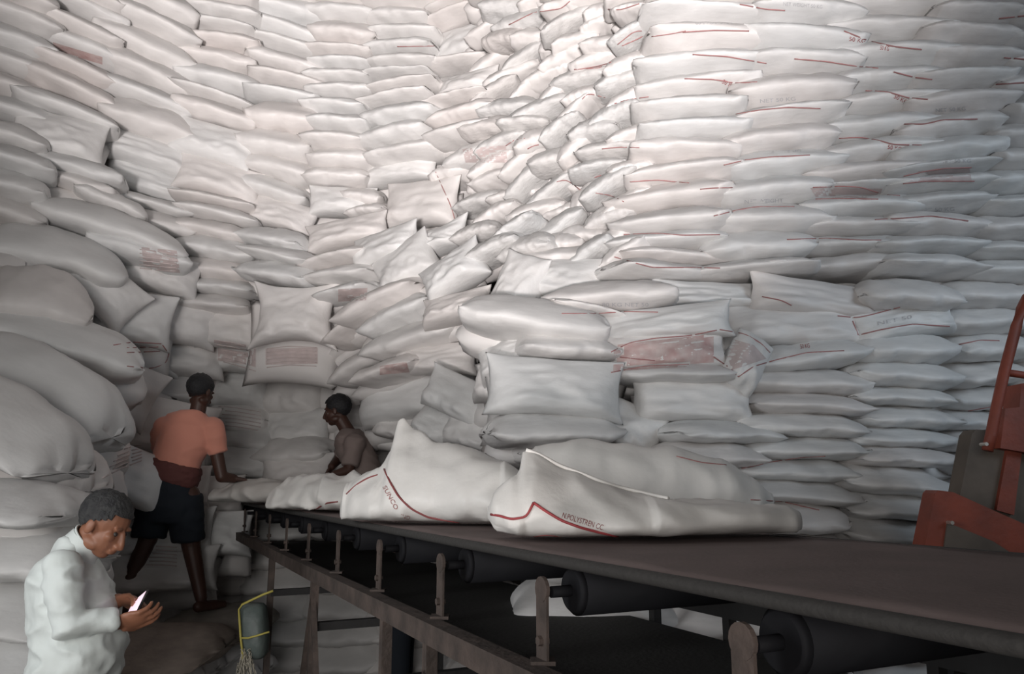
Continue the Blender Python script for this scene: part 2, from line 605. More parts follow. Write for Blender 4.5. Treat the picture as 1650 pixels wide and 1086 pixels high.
# left part of the wall
column('tall column left of the slumped sacks', [(0, 750, 92, -3), (100, 747, 88, 1), (228, 758, 98, 0)],
       [-26, 0, 19, 41, 97, 117, 157, 174, 204, 230], kinds={8: 'S'})
column('second column left of the slumped sacks', [(0, 650, 105, 10), (90, 655, 102, 7), (260, 652, 108, 1)],
       [-30, -6, 20, 47, 70, 94, 117, 134, 153, 174, 203, 236, 262])
column('third column left of the slumped sacks', [(0, 560, 100, 5), (100, 553, 95, 5), (250, 547, 92, 3), (350, 550, 95, -2)],
       [-32, -8, 14, 40, 78, 98, 119, 141, 164, 190, 216, 243, 275, 303, 350])
column('column above the bright torn sack', [(0, 470, 112, 6), (70, 470, 112, 9), (200, 455, 105, 4), (300, 452, 102, 20), (370, 452, 105, 18), (470, 462, 112, 8)],
       [-24, 4, 40, 70, 93, 122, 146, 170, 214, 256, 292, 325, 372, 402, 425, 458])
column('column above the worker in salmon', [(0, 362, 110, 4), (100, 355, 112, 5), (200, 345, 115, 14), (330, 352, 115, 8), (500, 345, 112, 6)],
       [-22, 14, 38, 58, 86, 116, 150, 172, 202, 262, 318, 337, 360, 388, 420, 452, 476, 505])
column('dim sloping column left of the worker', [(0, 245, 115, 12), (120, 238, 125, 18), (240, 240, 110, 8), (380, 238, 108, 6)],
       [-20, 22, 58, 100, 142, 176, 222, 270, 318, 345, 378])
column('dim column second from left edge', [(0, 128, 115, 12), (120, 118, 120, 14), (300, 108, 135, 8)],
       [-25, 6, 32, 62, 96, 128, 165, 200])
column('dim column at the left edge', [(0, 12, 125, 8), (300, 0, 120, 8), (400, -14, 120, 8)],
       [-30, 8, 44, 82, 122, 160, 200, 238, 276, 318, 360, 402, 444])

for _x in (350, 455, 560, 665):
    column('low rows under the far belt', [(800, _x, 104, 2), (1100, _x - 5, 108, -2)], [784, 826, 866, 908, 948, 990, 1030, 1072, 1112], Y=6.95)

# single sacks read one by one: x, y, w, h, tilt, kind
Z1 = 'slumped heap above the second worker'
L1 = [(768, 250, 84, 36, -8, 'J'), (742, 282, 62, 40, -4, 'S'), (640, 278, 128, 42, 3, 'F'), (679, 330, 116, 76, 4, 'F'),
      (590, 322, 62, 34, 10, 'S'), (606, 345, 60, 30, 0, 'S'), (560, 376, 128, 48, -8, 'F'), (622, 398, 104, 54, -8, 'F'), (708, 388, 98, 52, -12, 'E'),
      (560, 418, 108, 28, -4, 'S'), (566, 444, 108, 32, 0, 'S'), (572, 472, 84, 28, -4, 'S'), (655, 430, 96, 78, -26, 'F'), (732, 440, 98, 66, -24, 'F'),
      (622, 486, 130, 46, -16, 'S'), (655, 508, 110, 46, -20, 'S'), (737, 497, 104, 48, -4, 'F'), (588, 525, 92, 34, -22, 'S'), (572, 560, 96, 56, -34, 'F'),
      (678, 545, 150, 46, -10, 'S'), (608, 578, 120, 46, -22, 'S'), (700, 580, 130, 50, 2, 'F'), (640, 596, 104, 34, -12, 'S'), (655, 642, 140, 70, -6, 'B'),
      (588, 630, 76, 60, -12, 'F'), (740, 640, 110, 66, 22, 'F'), (652, 686, 80, 44, 10, 'B'), (712, 684, 66, 50, 24, 'B'), (768, 692, 92, 66, 14, 'F'), (584, 700, 90, 90, 0, 'F'), (575, 655, 120, 80, -4, 'F'), (578, 735, 130, 70, 0, 'F')]
for x, y, w, h, t, k in L1:
    put_sack(x, y, w * 1.1, h * 1.12, t, k, zone=Z1, Y=6.95 if 570 < x < 600 and y > 620 else None)
Z2 = 'big-sack stack in the lower centre'
L2 = [(905, 420, 120, 36, 4, 'S'), (905, 452, 130, 66, 8, 'F'), (838, 462, 70, 96, 20, 'F'), (1072, 444, 196, 34, 0, 'S'), (1205, 440, 140, 26, -4, 'S'), (985, 480, 196, 46, 0, 'S'), (1138, 479, 170, 46, 2, 'F'),
      (862, 516, 226, 62, 9, 'S'), (930, 505, 120, 26, 8, 'S'), (1066, 524, 206, 54, -3, 'F'), (905, 562, 145, 48, 3, 'S'), (828, 574, 108, 60, -14, 'F'),
      (1070, 566, 190, 66, -4, 'F'), (893, 626, 214, 88, 3, 'F'), (1082, 604, 180, 34, 0, 'S'), (885, 690, 192, 54, -4, 'S'), (1018, 690, 96, 70, 24, 'F'),
      (812, 612, 80, 80, 10, 'F'), (925, 728, 160, 40, 0, 'S'), (1030, 742, 90, 44, 10, 'S')]
for x, y, w, h, t, k in L2:
    put_sack(x, y, w * 1.06, h * 1.15, t, k, zone=Z2)
Z3 = 'ledge level with the orange handle'
L3 = [(1312, 484, 210, 60, 7, 'F'), (1445, 480, 150, 52, 4, 'S'), (1568, 480, 160, 46, -1, 'S'), (1272, 526, 226, 66, -4, 'F'), (1452, 520, 176, 52, -9, 'F'), (1285, 576, 178, 46, -7, 'S'), (1196, 588, 60, 88, 30, 'B')]
for x, y, w, h, t, k in L3:
    put_sack(x, y, w * 1.06, h * 1.15, t, k, zone=Z3, Y=4.12 if k == 'B' else None)
Z4 = 'dim heap at the lower left'
L4 = [(96, 222, 110, 72, 4, 'F'), (112, 273, 146, 38, 9, 'S'), (112, 296, 140, 30, 12, 'S'), (86, 345, 116, 84, 4, 'F'), (180, 330, 90, 34, 18, 'S'), (185, 372, 180, 56, 12, 'R'), (92, 412, 170, 76, 8, 'R'),
      (60, 482, 132, 96, 2, 'R'), (160, 462, 118, 76, 38, 'F'), (226, 404, 124, 50, 8, 'S'), (256, 440, 104, 62, 8, 'F'), (90, 545, 220, 78, 14, 'R'), (208, 512, 110, 84, 6, 'F'),
      (286, 512, 104, 84, 6, 'F'), (376, 530, 100, 64, 6, 'F'), (225, 575, 98, 58, 0, 'F'), (304, 574, 92, 66, 0, 'F'), (382, 571, 90, 58, 8, 'F'), (468, 580, 106, 58, 0, 'F'),
      (385, 622, 92, 68, 4, 'F'), (470, 632, 98, 72, 0, 'F'), (250, 625, 130, 54, 0, 'F'), (385, 672, 98, 52, 4, 'S'), (478, 688, 104, 54, 0, 'F'), (394, 706, 92, 44, 2, 'S'), (480, 726, 110, 44, 0, 'S'), (390, 744, 100, 52, 2, 'F'),
      (480, 757, 110, 48, 0, 'F'), (180, 622, 120, 92, 24, 'F'), (248, 690, 150, 96, 12, 'F'), (196, 762, 140, 84, 22, 'F'), (150, 690, 60, 120, 8, 'F'), (262, 790, 120, 70, 0, 'F'), (255, 858, 140, 70, 0, 'F'), (255, 920, 150, 66, 0, 'F'),
      (330, 800, 100, 60, 0, 'F'), (345, 860, 100, 66, 0, 'F')]
for x, y, w, h, t, k in L4:
    put_sack(x, y, w * 1.1, h * 1.14, t, k, zone=Z4)
# the bright loose sack hanging over its neighbours
put_sack(476, 508, 146, 118, 2, 'E', Y=6.05, zone='*')['label'] = 'bright loose sack with raised corners hanging left of the seated-high heap'
# foreground heap at the left edge
Z5 = 'near heap behind the man in white'
L5 = [(45, 618, 330, 130, 24, 'R', 4.3), (5, 668, 290, 96, 30, 'R', 3.7), (95, 700, 150, 150, 62, 'R', 4.5), (60, 748, 190, 96, 12, 'R', 3.95), (20, 806, 215, 66, 5, 'R', 3.4), (130, 790, 100, 110, 20, 'R', 4.5),
      (40, 880, 230, 96, 2, 'R', 3.6), (10, 955, 260, 96, 8, 'R', 3.55), (20, 1045, 270, 116, 8, 'R', 3.5), (95, 905, 130, 90, 0, 'F', 4.6), (100, 990, 140, 90, 0, 'F', 4.6)]
for x, y, w, h, t, k, Y in L5:
    put_sack(x, y, w, h, t, k, zone=Z5, Y=Y)

# slumped side of the right-hand stack: short sacks sliding down to the left
rj = random.Random(5)
Z6 = 'crumpled slide between the two tall walls'
row = 0
y = -14
while y < 408:
    xl = 800 + max(0, (y - 160)) * -0.10 + (24 if row % 2 else 0)
    xr = 1046 - max(0, (y - 200)) * 0.16
    x = xl
    while x < xr:
        f = (x - 800) / 240
        t = -17 + 14 * abs(f - 0.5) + rj.uniform(-20, 20) + (10 if y < 90 else 0)
        put_sack(x + rj.uniform(-6, 6), y + rj.uniform(-5, 5) + 8 * math.sin(x * 0.02), rj.uniform(70, 100), rj.uniform(30, 44), t, 'J', zone=Z6, yaw=rj.uniform(-34, -8), m=M_SACK_SHADE)
        x += rj.uniform(50, 62)
    row += 1
    y += 28

# worker platform: sacks laid flat, conveyor shade put into their cloth colour
Z7 = 'shaded platform under the worker in salmon'
for lvl, z in enumerate((0.79, 0.625, 0.46, 0.295, 0.13)):
    for j, (x, Y) in enumerate([(-2.80, 4.95), (-2.17, 4.93), (-2.8, 5.78), (-2.17, 5.75)]):
        if lvl > 2 and j > 1: continue
        o = put_sack(300, 1000, 100, 30, 0, 'S', zone=Z7, Y=5, m=M_TAN_SHADE)
        dx = 0.0 if lvl % 2 else 0.10
        o.location = (x + dx, Y + (0.03 if lvl % 2 else 0), z)
        o.rotation_euler = (0, 0, R(random.uniform(-4, 4)))
        o.scale = (0.33, 0.44, 0.095)
        o['_nb'] = 1
        o['_px'] = 200 + 90 * j + lvl; o['_py'] = 970 + 36 * lvl + (0 if j < 2 else -20)

# a low wall of sacks standing along the far side of the conveyor
Z9 = 'low wall seen through the conveyor frame'
_vp = ray(212, HOR)
_U = Vector((_vp.x, _vp.y, 0)).normalized()
_N = Vector((_U.y, -_U.x, 0))
for lvl in range(6):
    for j in range(5):
        t = 2.0 + 0.62 * j + 0.25 * (lvl % 2)
        o = put_sack(700, 1000, 100, 30, 0, 'S', zone=Z9, Y=4)
        o.location = _N * (2.12 if j < 5 else 2.55) + _U * t + Vector((0, 0, 0.10 + lvl * 0.185))
        o.rotation_euler = (0, 0, math.atan2(_U.y, _U.x) + math.pi + R(random.uniform(-3, 3)))
        o.scale = (0.33, 0.22, 0.105)
        o['_nb'] = 1
        k_ = o.location
        o['_px'] = 825 + 1250 * k_.x / k_.y; o['_py'] = 1300 - lvl * 60

# low pile behind the belt, carrying the grey sack
Z8 = 'low pile just behind the belt'
for lvl in range(8):
    for j, x in enumerate((0.32, 0.90)):
        if lvl == 7 and j == 1: continue
        o = put_sack(1000, 900, 100, 30, 0, 'S', zone=Z8, Y=3.1, m=M_SACK)
        o.location = (x + 0.06 * (lvl % 2), 3.28, 0.10 + lvl * 0.195)
        o.rotation_euler = (0, 0, R(random.uniform(-3, 3)))
        o.scale = (0.32, 0.24, 0.11)
        o['_nb'] = 1
        o['_px'] = 900 + 200 * j; o['_py'] = 1400 - lvl * 70

# ---------------------------------------------------------------- conveyor
vp = ray(212, HOR)
U = Vector((vp.x, vp.y, 0)).normalized()
N = Vector((U.y, -U.x, 0))
BZ = CAMZ - 0.15


def cv(s, t, z):
    return N * s + U * t + Vector((0, 0, z))


def t_at(s, px):
    """distance along the line s at which it crosses image column px (near the belt height)"""
    k = (px - 825.0) / FPX / CP * 1.0
    # X = k * Y (pitch correction is negligible near the horizon)
    k = (px - 825.0) / (FPX * CP + (HOR - 543) * SP * 0.0) * (CP * CP)
    k = (px - 825.0) / FPX * (1 / (CP + 0.0)) * CP
    return (s * N.x - k * s * N.y) / (k * U.y - U.x)


SN, SF = 0.815, 1.74
TEND = t_at(SN, 330)
conv = empty('belt_conveyor', cv(1.2, 3.0, 0))
tag(conv, 'long dark rubber belt conveyor on rusty steel frame, running across under the white sacks', 'conveyor')


def cpart(name, bm, m, parent=None, smooth=False):
    me = tomesh(name, bm, smooth)
    o = link(name, me, m, parent or conv)
    if o.parent is conv:
        o.matrix_parent_inverse = Matrix.Translation(-conv.location)
    return o


bm = bmesh.new()
nl, nw = 90, 12
TB0 = -0.9
for z0, flip in ((0, 1), (-0.014, -1)):
    g = []
    for i in range(nl + 1):
        t = TB0 + (TEND - TB0) * i / nl
        rowv = []
        for j in range(nw + 1):
            s = SN + (SF - SN) * j / nw
            sag = 0.003 * math.sin(t / 0.6 * 2 * math.pi) if 0 < j < nw else 0.0
            edge = -0.004 * (1 - min(1, j / 1.0))
            rowv.append(bm.verts.new(cv(s, t, BZ + z0 + sag + edge)))
        g.append(rowv)
    for i in range(nl):
        for j in range(nw):
            q = (g[i][j], g[i + 1][j], g[i + 1][j + 1], g[i][j + 1])
            bm.faces.new(q if flip > 0 else q[::-1])
    if flip > 0: gt = g
for i in range(nl):
    for j in (0, nw):
        bm.faces.new((gt[i][j], gt[i + 1][j], g[i + 1][j], g[i][j]))
for i in (0, nl):
    for j in range(nw):
        bm.faces.new((gt[i][j], gt[i][j + 1], g[i][j + 1], g[i][j]))
cpart('belt', bm, M_RUBBER, smooth=True)
for s_ in (SN - 0.002, SF + 0.002):
    bm = bmesh.new()
    tube(bm, [cv(s_, -0.9 + (TEND + 0.9) * k / 40, BZ - 0.010) for k in range(41)], 0.012, seg=10)
    cpart('belt_edge', bm, M_RUBBERE, smooth=True)
bm = bmesh.new()
bar(bm, cv(1.32, -0.9, 1.255), cv(1.32, TEND, 1.255), 0.80, 0.014)
cpart('return_belt', bm, M_RUBBERE)
RZ = CAMZ - 0.39
bm = bmesh.new()
bar(bm, cv(1.745, -0.9, 1.445), cv(1.745, TEND, 1.445), 0.006, 0.24)
cpart('side_skirt', bm, M_BLACKST)
for s, nm in ((0.755, 'near'), (1.78, 'far')):
    bm = bmesh.new()
    bar(bm, cv(s, -0.9, RZ), cv(s, TEND, RZ), 0.05, 0.055)
    o = cpart('side_rail', bm, M_RUST)
t1 = t_at(0.80, 1186)
tr = t1 - 0.6
ri = 0
while tr < TEND:
    a, b = cv(0.87, tr, BZ - 0.075), cv(1.68, tr, BZ - 0.075)
    bm = bmesh.new()
    rr = 0.052
    ax = N
    cyl(bm, a, b, rr, seg=28)
    cyl(bm, a - ax * 0.012, a, rr * 0.8, rr, seg=28)
    cyl(bm, a - ax * 0.06, a, 0.012, seg=10)
    cyl(bm, b, b + ax * 0.06, 0.012, seg=10)
    rol = cpart('roller', bm, M_ROLL, smooth=False)
    for p in rol.data.polygons:
        p.use_smooth = len(p.vertices) == 4
    for s in (0.79, 1.745):
        bm = bmesh.new()
        c = cv(s, tr, 0)
        # flat upright with rounded, drilled head
        bar(bm, c + Vector((0, 0, RZ + 0.02)), c + Vector((0, 0, BZ - 0.075)), 0.006, 0.045, up=U)
        cyl(bm, c + Vector((0, 0, BZ - 0.068)) - N * 0.004, c + Vector((0, 0, BZ - 0.068)) + N * 0.004, 0.026, seg=16)
        box(bm, c + Vector((0, 0, RZ + 0.030)), (0.05, 0.05, 0.008))
        cyl(bm, c + Vector((0, 0, RZ + 0.07)) - N * 0.012, c + Vector((0, 0, RZ + 0.07)) + N * 0.012, 0.010, seg=6)
        cpart('roller_bracket', bm, M_RUST)
    ri += 1
    tr += 0.6
posts = [t_at(0.755, x) for x in (452, 520, 632, 700, 905)] + [-0.6]
for t in posts:
    for s in (0.755, 1.78):
        bm = bmesh.new()
        bar(bm, cv(s, t, 0), cv(s, t, RZ - 0.03), 0.032, 0.032, up=U)
        box(bm, cv(s, t, 0.006), (0.13, 0.13, 0.012))
        cpart('leg', bm, M_RUST if s < 1 else M_BLACKST)
    bm = bmesh.new()
    bar(bm, cv(0.755, t, RZ - 0.22), cv(1.78, t, RZ - 0.22), 0.035, 0.035)
    cpart('cross_beam', bm, M_BLACKST)
for t in (posts[1], posts[3]):
    for d in (-0.42, 0.42):
        bm = bmesh.new()
        bar(bm, cv(0.75, t, RZ - 0.10), cv(0.75, t + d, 0.25), 0.022, 0.022)
        cpart('brace', bm, M_RUST)
bm = bmesh.new()
bar(bm, cv(0.755, posts[4], 0.36), cv(0.755, TEND, 0.36), 0.04, 0.04)
cpart('lower_rail', bm, M_BLACKST)
bm = bmesh.new()
cyl(bm, cv(0.86, TEND + 0.02, BZ - 0.17), cv(1.66, TEND + 0.02, BZ - 0.17), 0.145, seg=32)
cpart('tail_drum', bm, M_ROLL, smooth=True)


# ---------------------------------------------------------------- sacks on the belt
def spl(xs, vals, x):
    if x <= xs[0]: return vals[0]
    if x >= xs[-1]: return vals[-1]
    i = bisect.bisect_right(xs, x) - 1
    t = (x - xs[i]) / (xs[i + 1] - xs[i])
    t = t * t * (3 - 2 * t) * 0.5 + t * 0.5
    return vals[i] + (vals[i + 1] - vals[i]) * t


def shaped_sack(name, rows, m, n=96, nt=40, crump=0.012, seed=1, floor=None, yawslope=0.0):
    """rows: px, ytop, ybottom, Y centre, half depth, sharpness of the top fold"""
    xs = [r[0] for r in rows]
    bm = bmesh.new()
    rings = []
    for i in range(n + 1):
        x = xs[0] + (xs[-1] - xs[0]) * i / n
        yt, yb, Y, hd, sh = (spl(xs, [r[k] for r in rows], x) for k in range(1, 6))
        top = P(x, yt, Y + hd * 0.5 * sh)
        top.x = P(x, yt, Y).x
        bot = P(x, yb, Y - hd * 0.5)
        if floor is not None: bot.z = max(bot.z, floor)
        H = max(0.01, top.z - bot.z)
        cz = bot.z
        ring = []
        for k in range(nt):
            a = 2 * math.pi * k / nt
            c, s = math.cos(a), math.sin(a)
            v = (sgnp(s, 0.85) + 1) / 2
            wide = 1 - sh * v ** 1.15
            yy = Y - sgnp(c, 0.75) * hd * wide
            if sh > 0.3: yy += hd * 0.55 * sh * v
            p = Vector((top.x * yy / Y if False else top.x + (yy - Y) * 0.0, yy, cz + v * H))
            q = p * 9 + Vector((seed * 7, seed, 0))
            d = crump * (noise.noise(q) + 0.8 * (1 - 3 * abs(noise.noise(Vector((q.x * 0.7 + q.z * 0.5, q.y * 0.7, q.z * 0.8 - q.x * 0.2))))))
            nrm = Vector((0, p.y - Y, (p.z - cz - H / 2))).normalized()
            p += nrm * d * (1 if v > 0.08 else 0.2)
            if floor is not None and p.z < floor: p.z = floor + 0.0005
            ring.append(bm.verts.new(p))
        rings.append(ring)
    for i in range(n):
        for k in range(nt):
            bm.faces.new((rings[i][k], rings[i][(k + 1) % nt], rings[i + 1][(k + 1) % nt], rings[i + 1][k]))
    for ring in (rings[0], rings[-1]):
        cvx = bm.verts.new(sum((v.co for v in ring), Vector()) / nt)
        for k in range(nt):
            bm.faces.new((ring[k], ring[(k + 1) % nt], cvx))
    return link(name, tomesh(name, bm), m)


FB = BZ + 0.012
front = shaped_sack('sack', [(786, 822, 835, 2.16, 0.02, .2), (800, 795, 858, 2.15, 0.10, .3), (826, 772, 864, 2.13, 0.14, .5), (836, 766, 866, 2.12, 0.16, .7), (844, 731, 866, 2.12, 0.16, .9), (858, 734, 868, 2.12, 0.17, .85), (920, 757, 870, 2.12, 0.19, .8),
                             (985, 788, 870, 2.14, 0.20, .55), (1040, 799, 868, 2.18, 0.20, .3), (1120, 806, 866, 2.22, 0.19, .2), (1200, 811, 864, 2.26, 0.16, .1), (1260, 818, 860, 2.30, 0.11, .1), (1284, 828, 850, 2.32, 0.03, .1)],
                    M_BSACK, seed=2, floor=FB)
hem = {}
for v in front.data.vertices:
    k = round(v.co.x / 0.02)
    if k not in hem or v.co.z > hem[k].z: hem[k] = v.co.copy()
_h = [hem[k] for k in sorted(hem) if P(840, 740, 2.12).x < hem[k].x < P(1070, 800, 2.2).x]
for _ in range(3):
    _h = [_h[0]] + [(_h[i - 1] + _h[i] * 2 + _h[i + 1]) / 4 for i in range(1, len(_h) - 1)] + [_h[-1]]
bm = bmesh.new()
tube(bm, [p + Vector((0, -0.004, 0.002)) for p in _h], 0.0055, seg=8)
link('hem', tomesh('hem', bm), M_BSACK, front)
tag(front, 'white sack nearest the camera on the belt, raised fold at left and bold red line', 'sack', 'sacks riding on the belt')
mid = shaped_sack('sack', [(552, 792, 828, 3.12, 0.03, .2), (562, 778, 842, 3.10, 0.12, .3), (585, 764, 846, 3.06, 0.19, .4), (612, 753, 847, 3.0, 0.22, .5), (624, 725, 848, 2.98, 0.23, .8), (635, 678, 848, 2.96, 0.24, .93), (643, 676, 848, 2.95, 0.24, .93),
                           (665, 694, 849, 2.93, 0.25, .85), (700, 716, 850, 2.9, 0.26, .6), (760, 724, 850, 2.84, 0.26, .4), (810, 744, 850, 2.78, 0.24, .3), (845, 768, 848, 2.74, 0.20, .2), (868, 790, 840, 2.72, 0.08, .2)],
                  M_BSACK, seed=5, crump=0.014, floor=FB)
tag(mid, 'beige-white sack on the belt standing up in a tall pointed peak', 'sack', 'sacks riding on the belt')
lft = shaped_sack('sack', [(432, 808, 824, 4.5, 0.03, .2), (442, 792, 832, 4.45, 0.14, .4), (458, 776, 834, 4.4, 0.20, .5), (490, 770, 834, 4.3, 0.24, .5), (530, 766, 832, 4.2, 0.26, .3), (570, 768, 832, 4.1, 0.26, .3), (600, 775, 832, 4.0, 0.2, .2), (612, 790, 826, 3.98, 0.05, .2)],
                  M_BSACK, seed=9, crump=0.028, floor=FB)
tag(lft, 'crumpled brightly lit sack on the belt below the crouching second worker', 'sack', 'sacks riding on the belt')
far = shaped_sack('sack', [(338, 806, 818, 5.9, 0.04, .2), (350, 790, 826, 5.85, 0.18, .3), (385, 778, 828, 5.8, 0.24, .3), (415, 773, 828, 5.7, 0.26, .3), (450, 776, 828, 5.6, 0.24, .3), (480, 786, 826, 5.5, 0.12, .2)],
                  M_BSACK, seed=12, crump=0.02, floor=FB)
tag(far, 'dull grey sack at the far left end of the belt, under the worker\'s hand', 'sack', 'sacks riding on the belt')
back = shaped_sack('sack', [(846, 745, 800, 3.16, 0.04, .2), (862, 722, 838, 3.16, 0.17, .2), (920, 708, 846, 3.17, 0.23, .15), (1000, 716, 846, 3.18, 0.24, .15), (1080, 722, 846, 3.2, 0.24, .15), (1150, 740, 846, 3.22, 0.24, .15), (1200, 766, 842, 3.24, 0.2, .2), (1240, 796, 826, 3.25, 0.06, .2)],
                   M_BSACK, seed=15, crump=0.01)
tag(back, 'smooth grey sack lying just behind the raised fold of the nearest belt sack', 'sack', 'sacks in the low pile just behind the belt')

# ---------------------------------------------------------------- orange machine
mac = empty('loading_hopper', P(1600, 1000, 3.4))
mac.location.z = 0
tag(mac, 'orange-painted steel hopper with curved handle behind the right end of the belt', 'machine')


def mpart(name, bm, m, smooth=False, parent=None):
    o = link(name, tomesh(name, bm, smooth), m, parent or mac)
    if o.parent is mac:
        o.matrix_parent_inverse = Matrix.Translation(-mac.location)
    return o


bm = bmesh.new()
hp = [(1690, 468), (1668, 470), (1655, 480), (1646, 498), (1638, 525), (1618, 600), (1606, 655), (1597, 700), (1591, 726)]
tube(bm, [P(x, y, 3.3) for x, y in hp], 0.022, seg=14)
mpart('handle', bm, M_ORANGE, True)
bm = bmesh.new()
tube(bm, [P(1614, 599, 3.3), P(1640, 603, 3.32), P(1690, 610, 3.34)], 0.016, seg=12)
mpart('crossbar', bm, M_ORANGE, True)
bm = bmesh.new()
prism(bm, [(1646, 618), (1690, 612), (1690, 735), (1638, 722)], 3.42, 0.12)
prism(bm, [(1620, 658), (1690, 652), (1690, 735), (1612, 722)], 3.40, 0.10)
mpart('motor_box', bm, M_ORANGE)
bm = bmesh.new()
prism(bm, [(1566, 700), (1573, 692), (1700, 700), (1700, 900), (1535, 860)], 3.46, 0.10)
mpart('side_panel', bm, M_BROWNP)
bm = bmesh.new()
prism(bm, [(1628, 700), (1650, 702), (1634, 830), (1606, 822)], 3.44, 0.03)
mpart('rib', bm, M_ORANGE)
bm = bmesh.new()
prism(bm, [(1507, 795), (1512, 790), (1536, 793), (1600, 822), (1700, 866), (1700, 960), (1485, 930), (1490, 880)], 3.28, 0.10)
mpart('chute', bm, M_ORANGE)
bm = bmesh.new()
prism(bm, [(1527, 842), (1600, 872), (1640, 898), (1519, 898)], 3.272, 0.02)
mpart('chute_recess', bm, M_BROWNP)
for x, y, Y in ((1585, 716, 3.30), (1530, 842, 3.266)):
    bm = bmesh.new()
    c = P(x, y, Y)
    cyl(bm, c - Vector((0, 0.022, 0)), c + Vector((0, 0.02, 0)), 0.008, seg=8)
    mpart('bolt', bm, M_BOLT)
for x in (1510, 1660):
    bm = bmesh.new()
    c = P(x, 1120, 3.5)
    bar(bm, (c.x, 3.45, 0), (c.x, 3.45, 1.55), 0.07, 0.07, up=Vector((0, 1, 0)))
    mpart('leg', bm, M_BLACKST)

# ---------------------------------------------------------------- bag hanging from the frame
bag = empty('hanging_bag', P(412, 1010, 4.35))
tag(bag, 'grey-green plastic bag with yellow strap and frayed rope hanging beside the conveyor leg', 'bag')


def bpart(name, bm, m, smooth=True):
    o = link(name, tomesh(name, bm, smooth), m, bag)
    o.matrix_parent_inverse = Matrix.Translation(-bag.location)
    return o


bm = bmesh.new()
sec = []
for y, xa, xb, d in ((972, 392, 424, .03), (978, 388, 428, .06), (1000, 390, 430, .075), (1030, 393, 432, .08), (1052, 397, 430, .07), (1060, 402, 424, .04)):
    a, b = P(xa, y, 4.35), P(xb, y, 4.35)
    sec.append(((a + b) / 2, (b - a) / 2, Vector((0, d, 0))))
loft(bm, sec, seg=20, ex=0.6)
bpart('pouch', bm, M_BAG)
bm = bmesh.new()
tube(bm, [P(x, y, 4.27) for x, y in ((392, 1062), (388, 1030), (386, 1000), (385, 982), (390, 974), (405, 967), (424, 958), (440, 952))], 0.006)
tube(bm, [P(x, y, 4.26) for x, y in ((388, 1028), (400, 1028), (415, 1024), (434, 1018))], 0.005)
bpart('strap', bm, M_YEL)
bm = bmesh.new()
rr = random.Random(4)
for i in range(46):
    x, y = 392 + rr.uniform(-3, 12), 1048 + rr.uniform(-4, 6)
    pts = []
    dx = rr.uniform(-2.2, 2.2)
    for k in range(7):
        pts.append(P(x + dx * k + rr.uniform(-2, 2), y + k * rr.uniform(5, 8), 4.28 + rr.uniform(-.02, .02)))
    tube(bm, pts, 0.0022, seg=4)
bpart('frayed_rope', bm, M_ROPE)


# ---------------------------------------------------------------- people
def head_shells(bm, c, f, u, s=1.0, neck=None):
    """skull, jaw, nose, lips, brow and ears; f forward, u up"""
    f = Vector(f).normalized(); u = Vector(u).normalized()
    r = f.cross(u).normalized()
    u = r.cross(f).normalized()
    rot = Matrix((r, f, u)).transposed()

    def q(a, b, d): return c + (r * a + f * b + u * d) * s
    ball(bm, q(0, -0.012, 0.030), (0.074 * s, 0.094 * s, 0.085 * s), rot)
    ball(bm, q(0, 0.030, -0.030), (0.058 * s, 0.060 * s, 0.075 * s), rot)
    ball(bm, q(0, 0.052, -0.082), (0.030 * s, 0.026 * s, 0.022 * s), rot)
    for a in (-1, 1):
        ball(bm, q(a * 0.043, 0.012, -0.062), (0.022 * s, 0.040 * s, 0.026 * s), rot)
        ball(bm, q(a * 0.033, 0.062, -0.012), (0.024 * s, 0.020 * s, 0.020 * s), rot)
        ball(bm, q(a * 0.076, -0.005, -0.008), (0.010 * s, 0.019 * s, 0.030 * s), rot)
        ball(bm, q(a * 0.012, 0.098, -0.036), 0.010 * s)
        ball(bm, q(a * 0.030, 0.076, 0.024), (0.022 * s, 0.010 * s, 0.008 * s), rot)
    caps(bm, [q(0, 0.084, 0.012), q(0, 0.102, -0.022), q(0, 0.104, -0.034)], [0.009 * s, 0.012 * s, 0.014 * s])
    ball(bm, q(0, 0.087, -0.056), (0.024 * s, 0.011 * s, 0.006 * s), rot)
    ball(bm, q(0, 0.084, -0.067), (0.022 * s, 0.011 * s, 0.007 * s), rot)
    return q, rot


def hair_mesh(name, c, q, rot, s, drop, seed, front=0.055):
    bm = bmesh.new()
    ball(bm, q(0, -0.016, 0.036), (0.083 * s, 0.101 * s, 0.092 * s), rot, u=36, v=26)
    inv = rot.transposed()
    dele = []
    for v in bm.verts:
        l = inv @ (v.co - c) / s
        if (l.y > front and l.z < 0.062) or l.z < drop + max(0, (l.y + 0.05)) * 0.75:
            dele.append(v)
        else:
            nn = (v.co - c).normalized()
            v.co += nn * 0.006 * noise.noise(v.co * 60 + Vector((seed, 0, 0)))
    bmesh.ops.delete(bm, geom=dele, context='VERTS')
    return tomesh(name, bm)


def eyes(parent, q, s):
    for a in (-1, 1):
        bm = bmesh.new()
        ball(bm, q(a * 0.031, 0.074, 0.004), 0.0085 * s, u=12, v=8)
        link('eye', tomesh('eye', bm), M_EYE, parent).matrix_parent_inverse = Matrix.Translation(-parent.location)


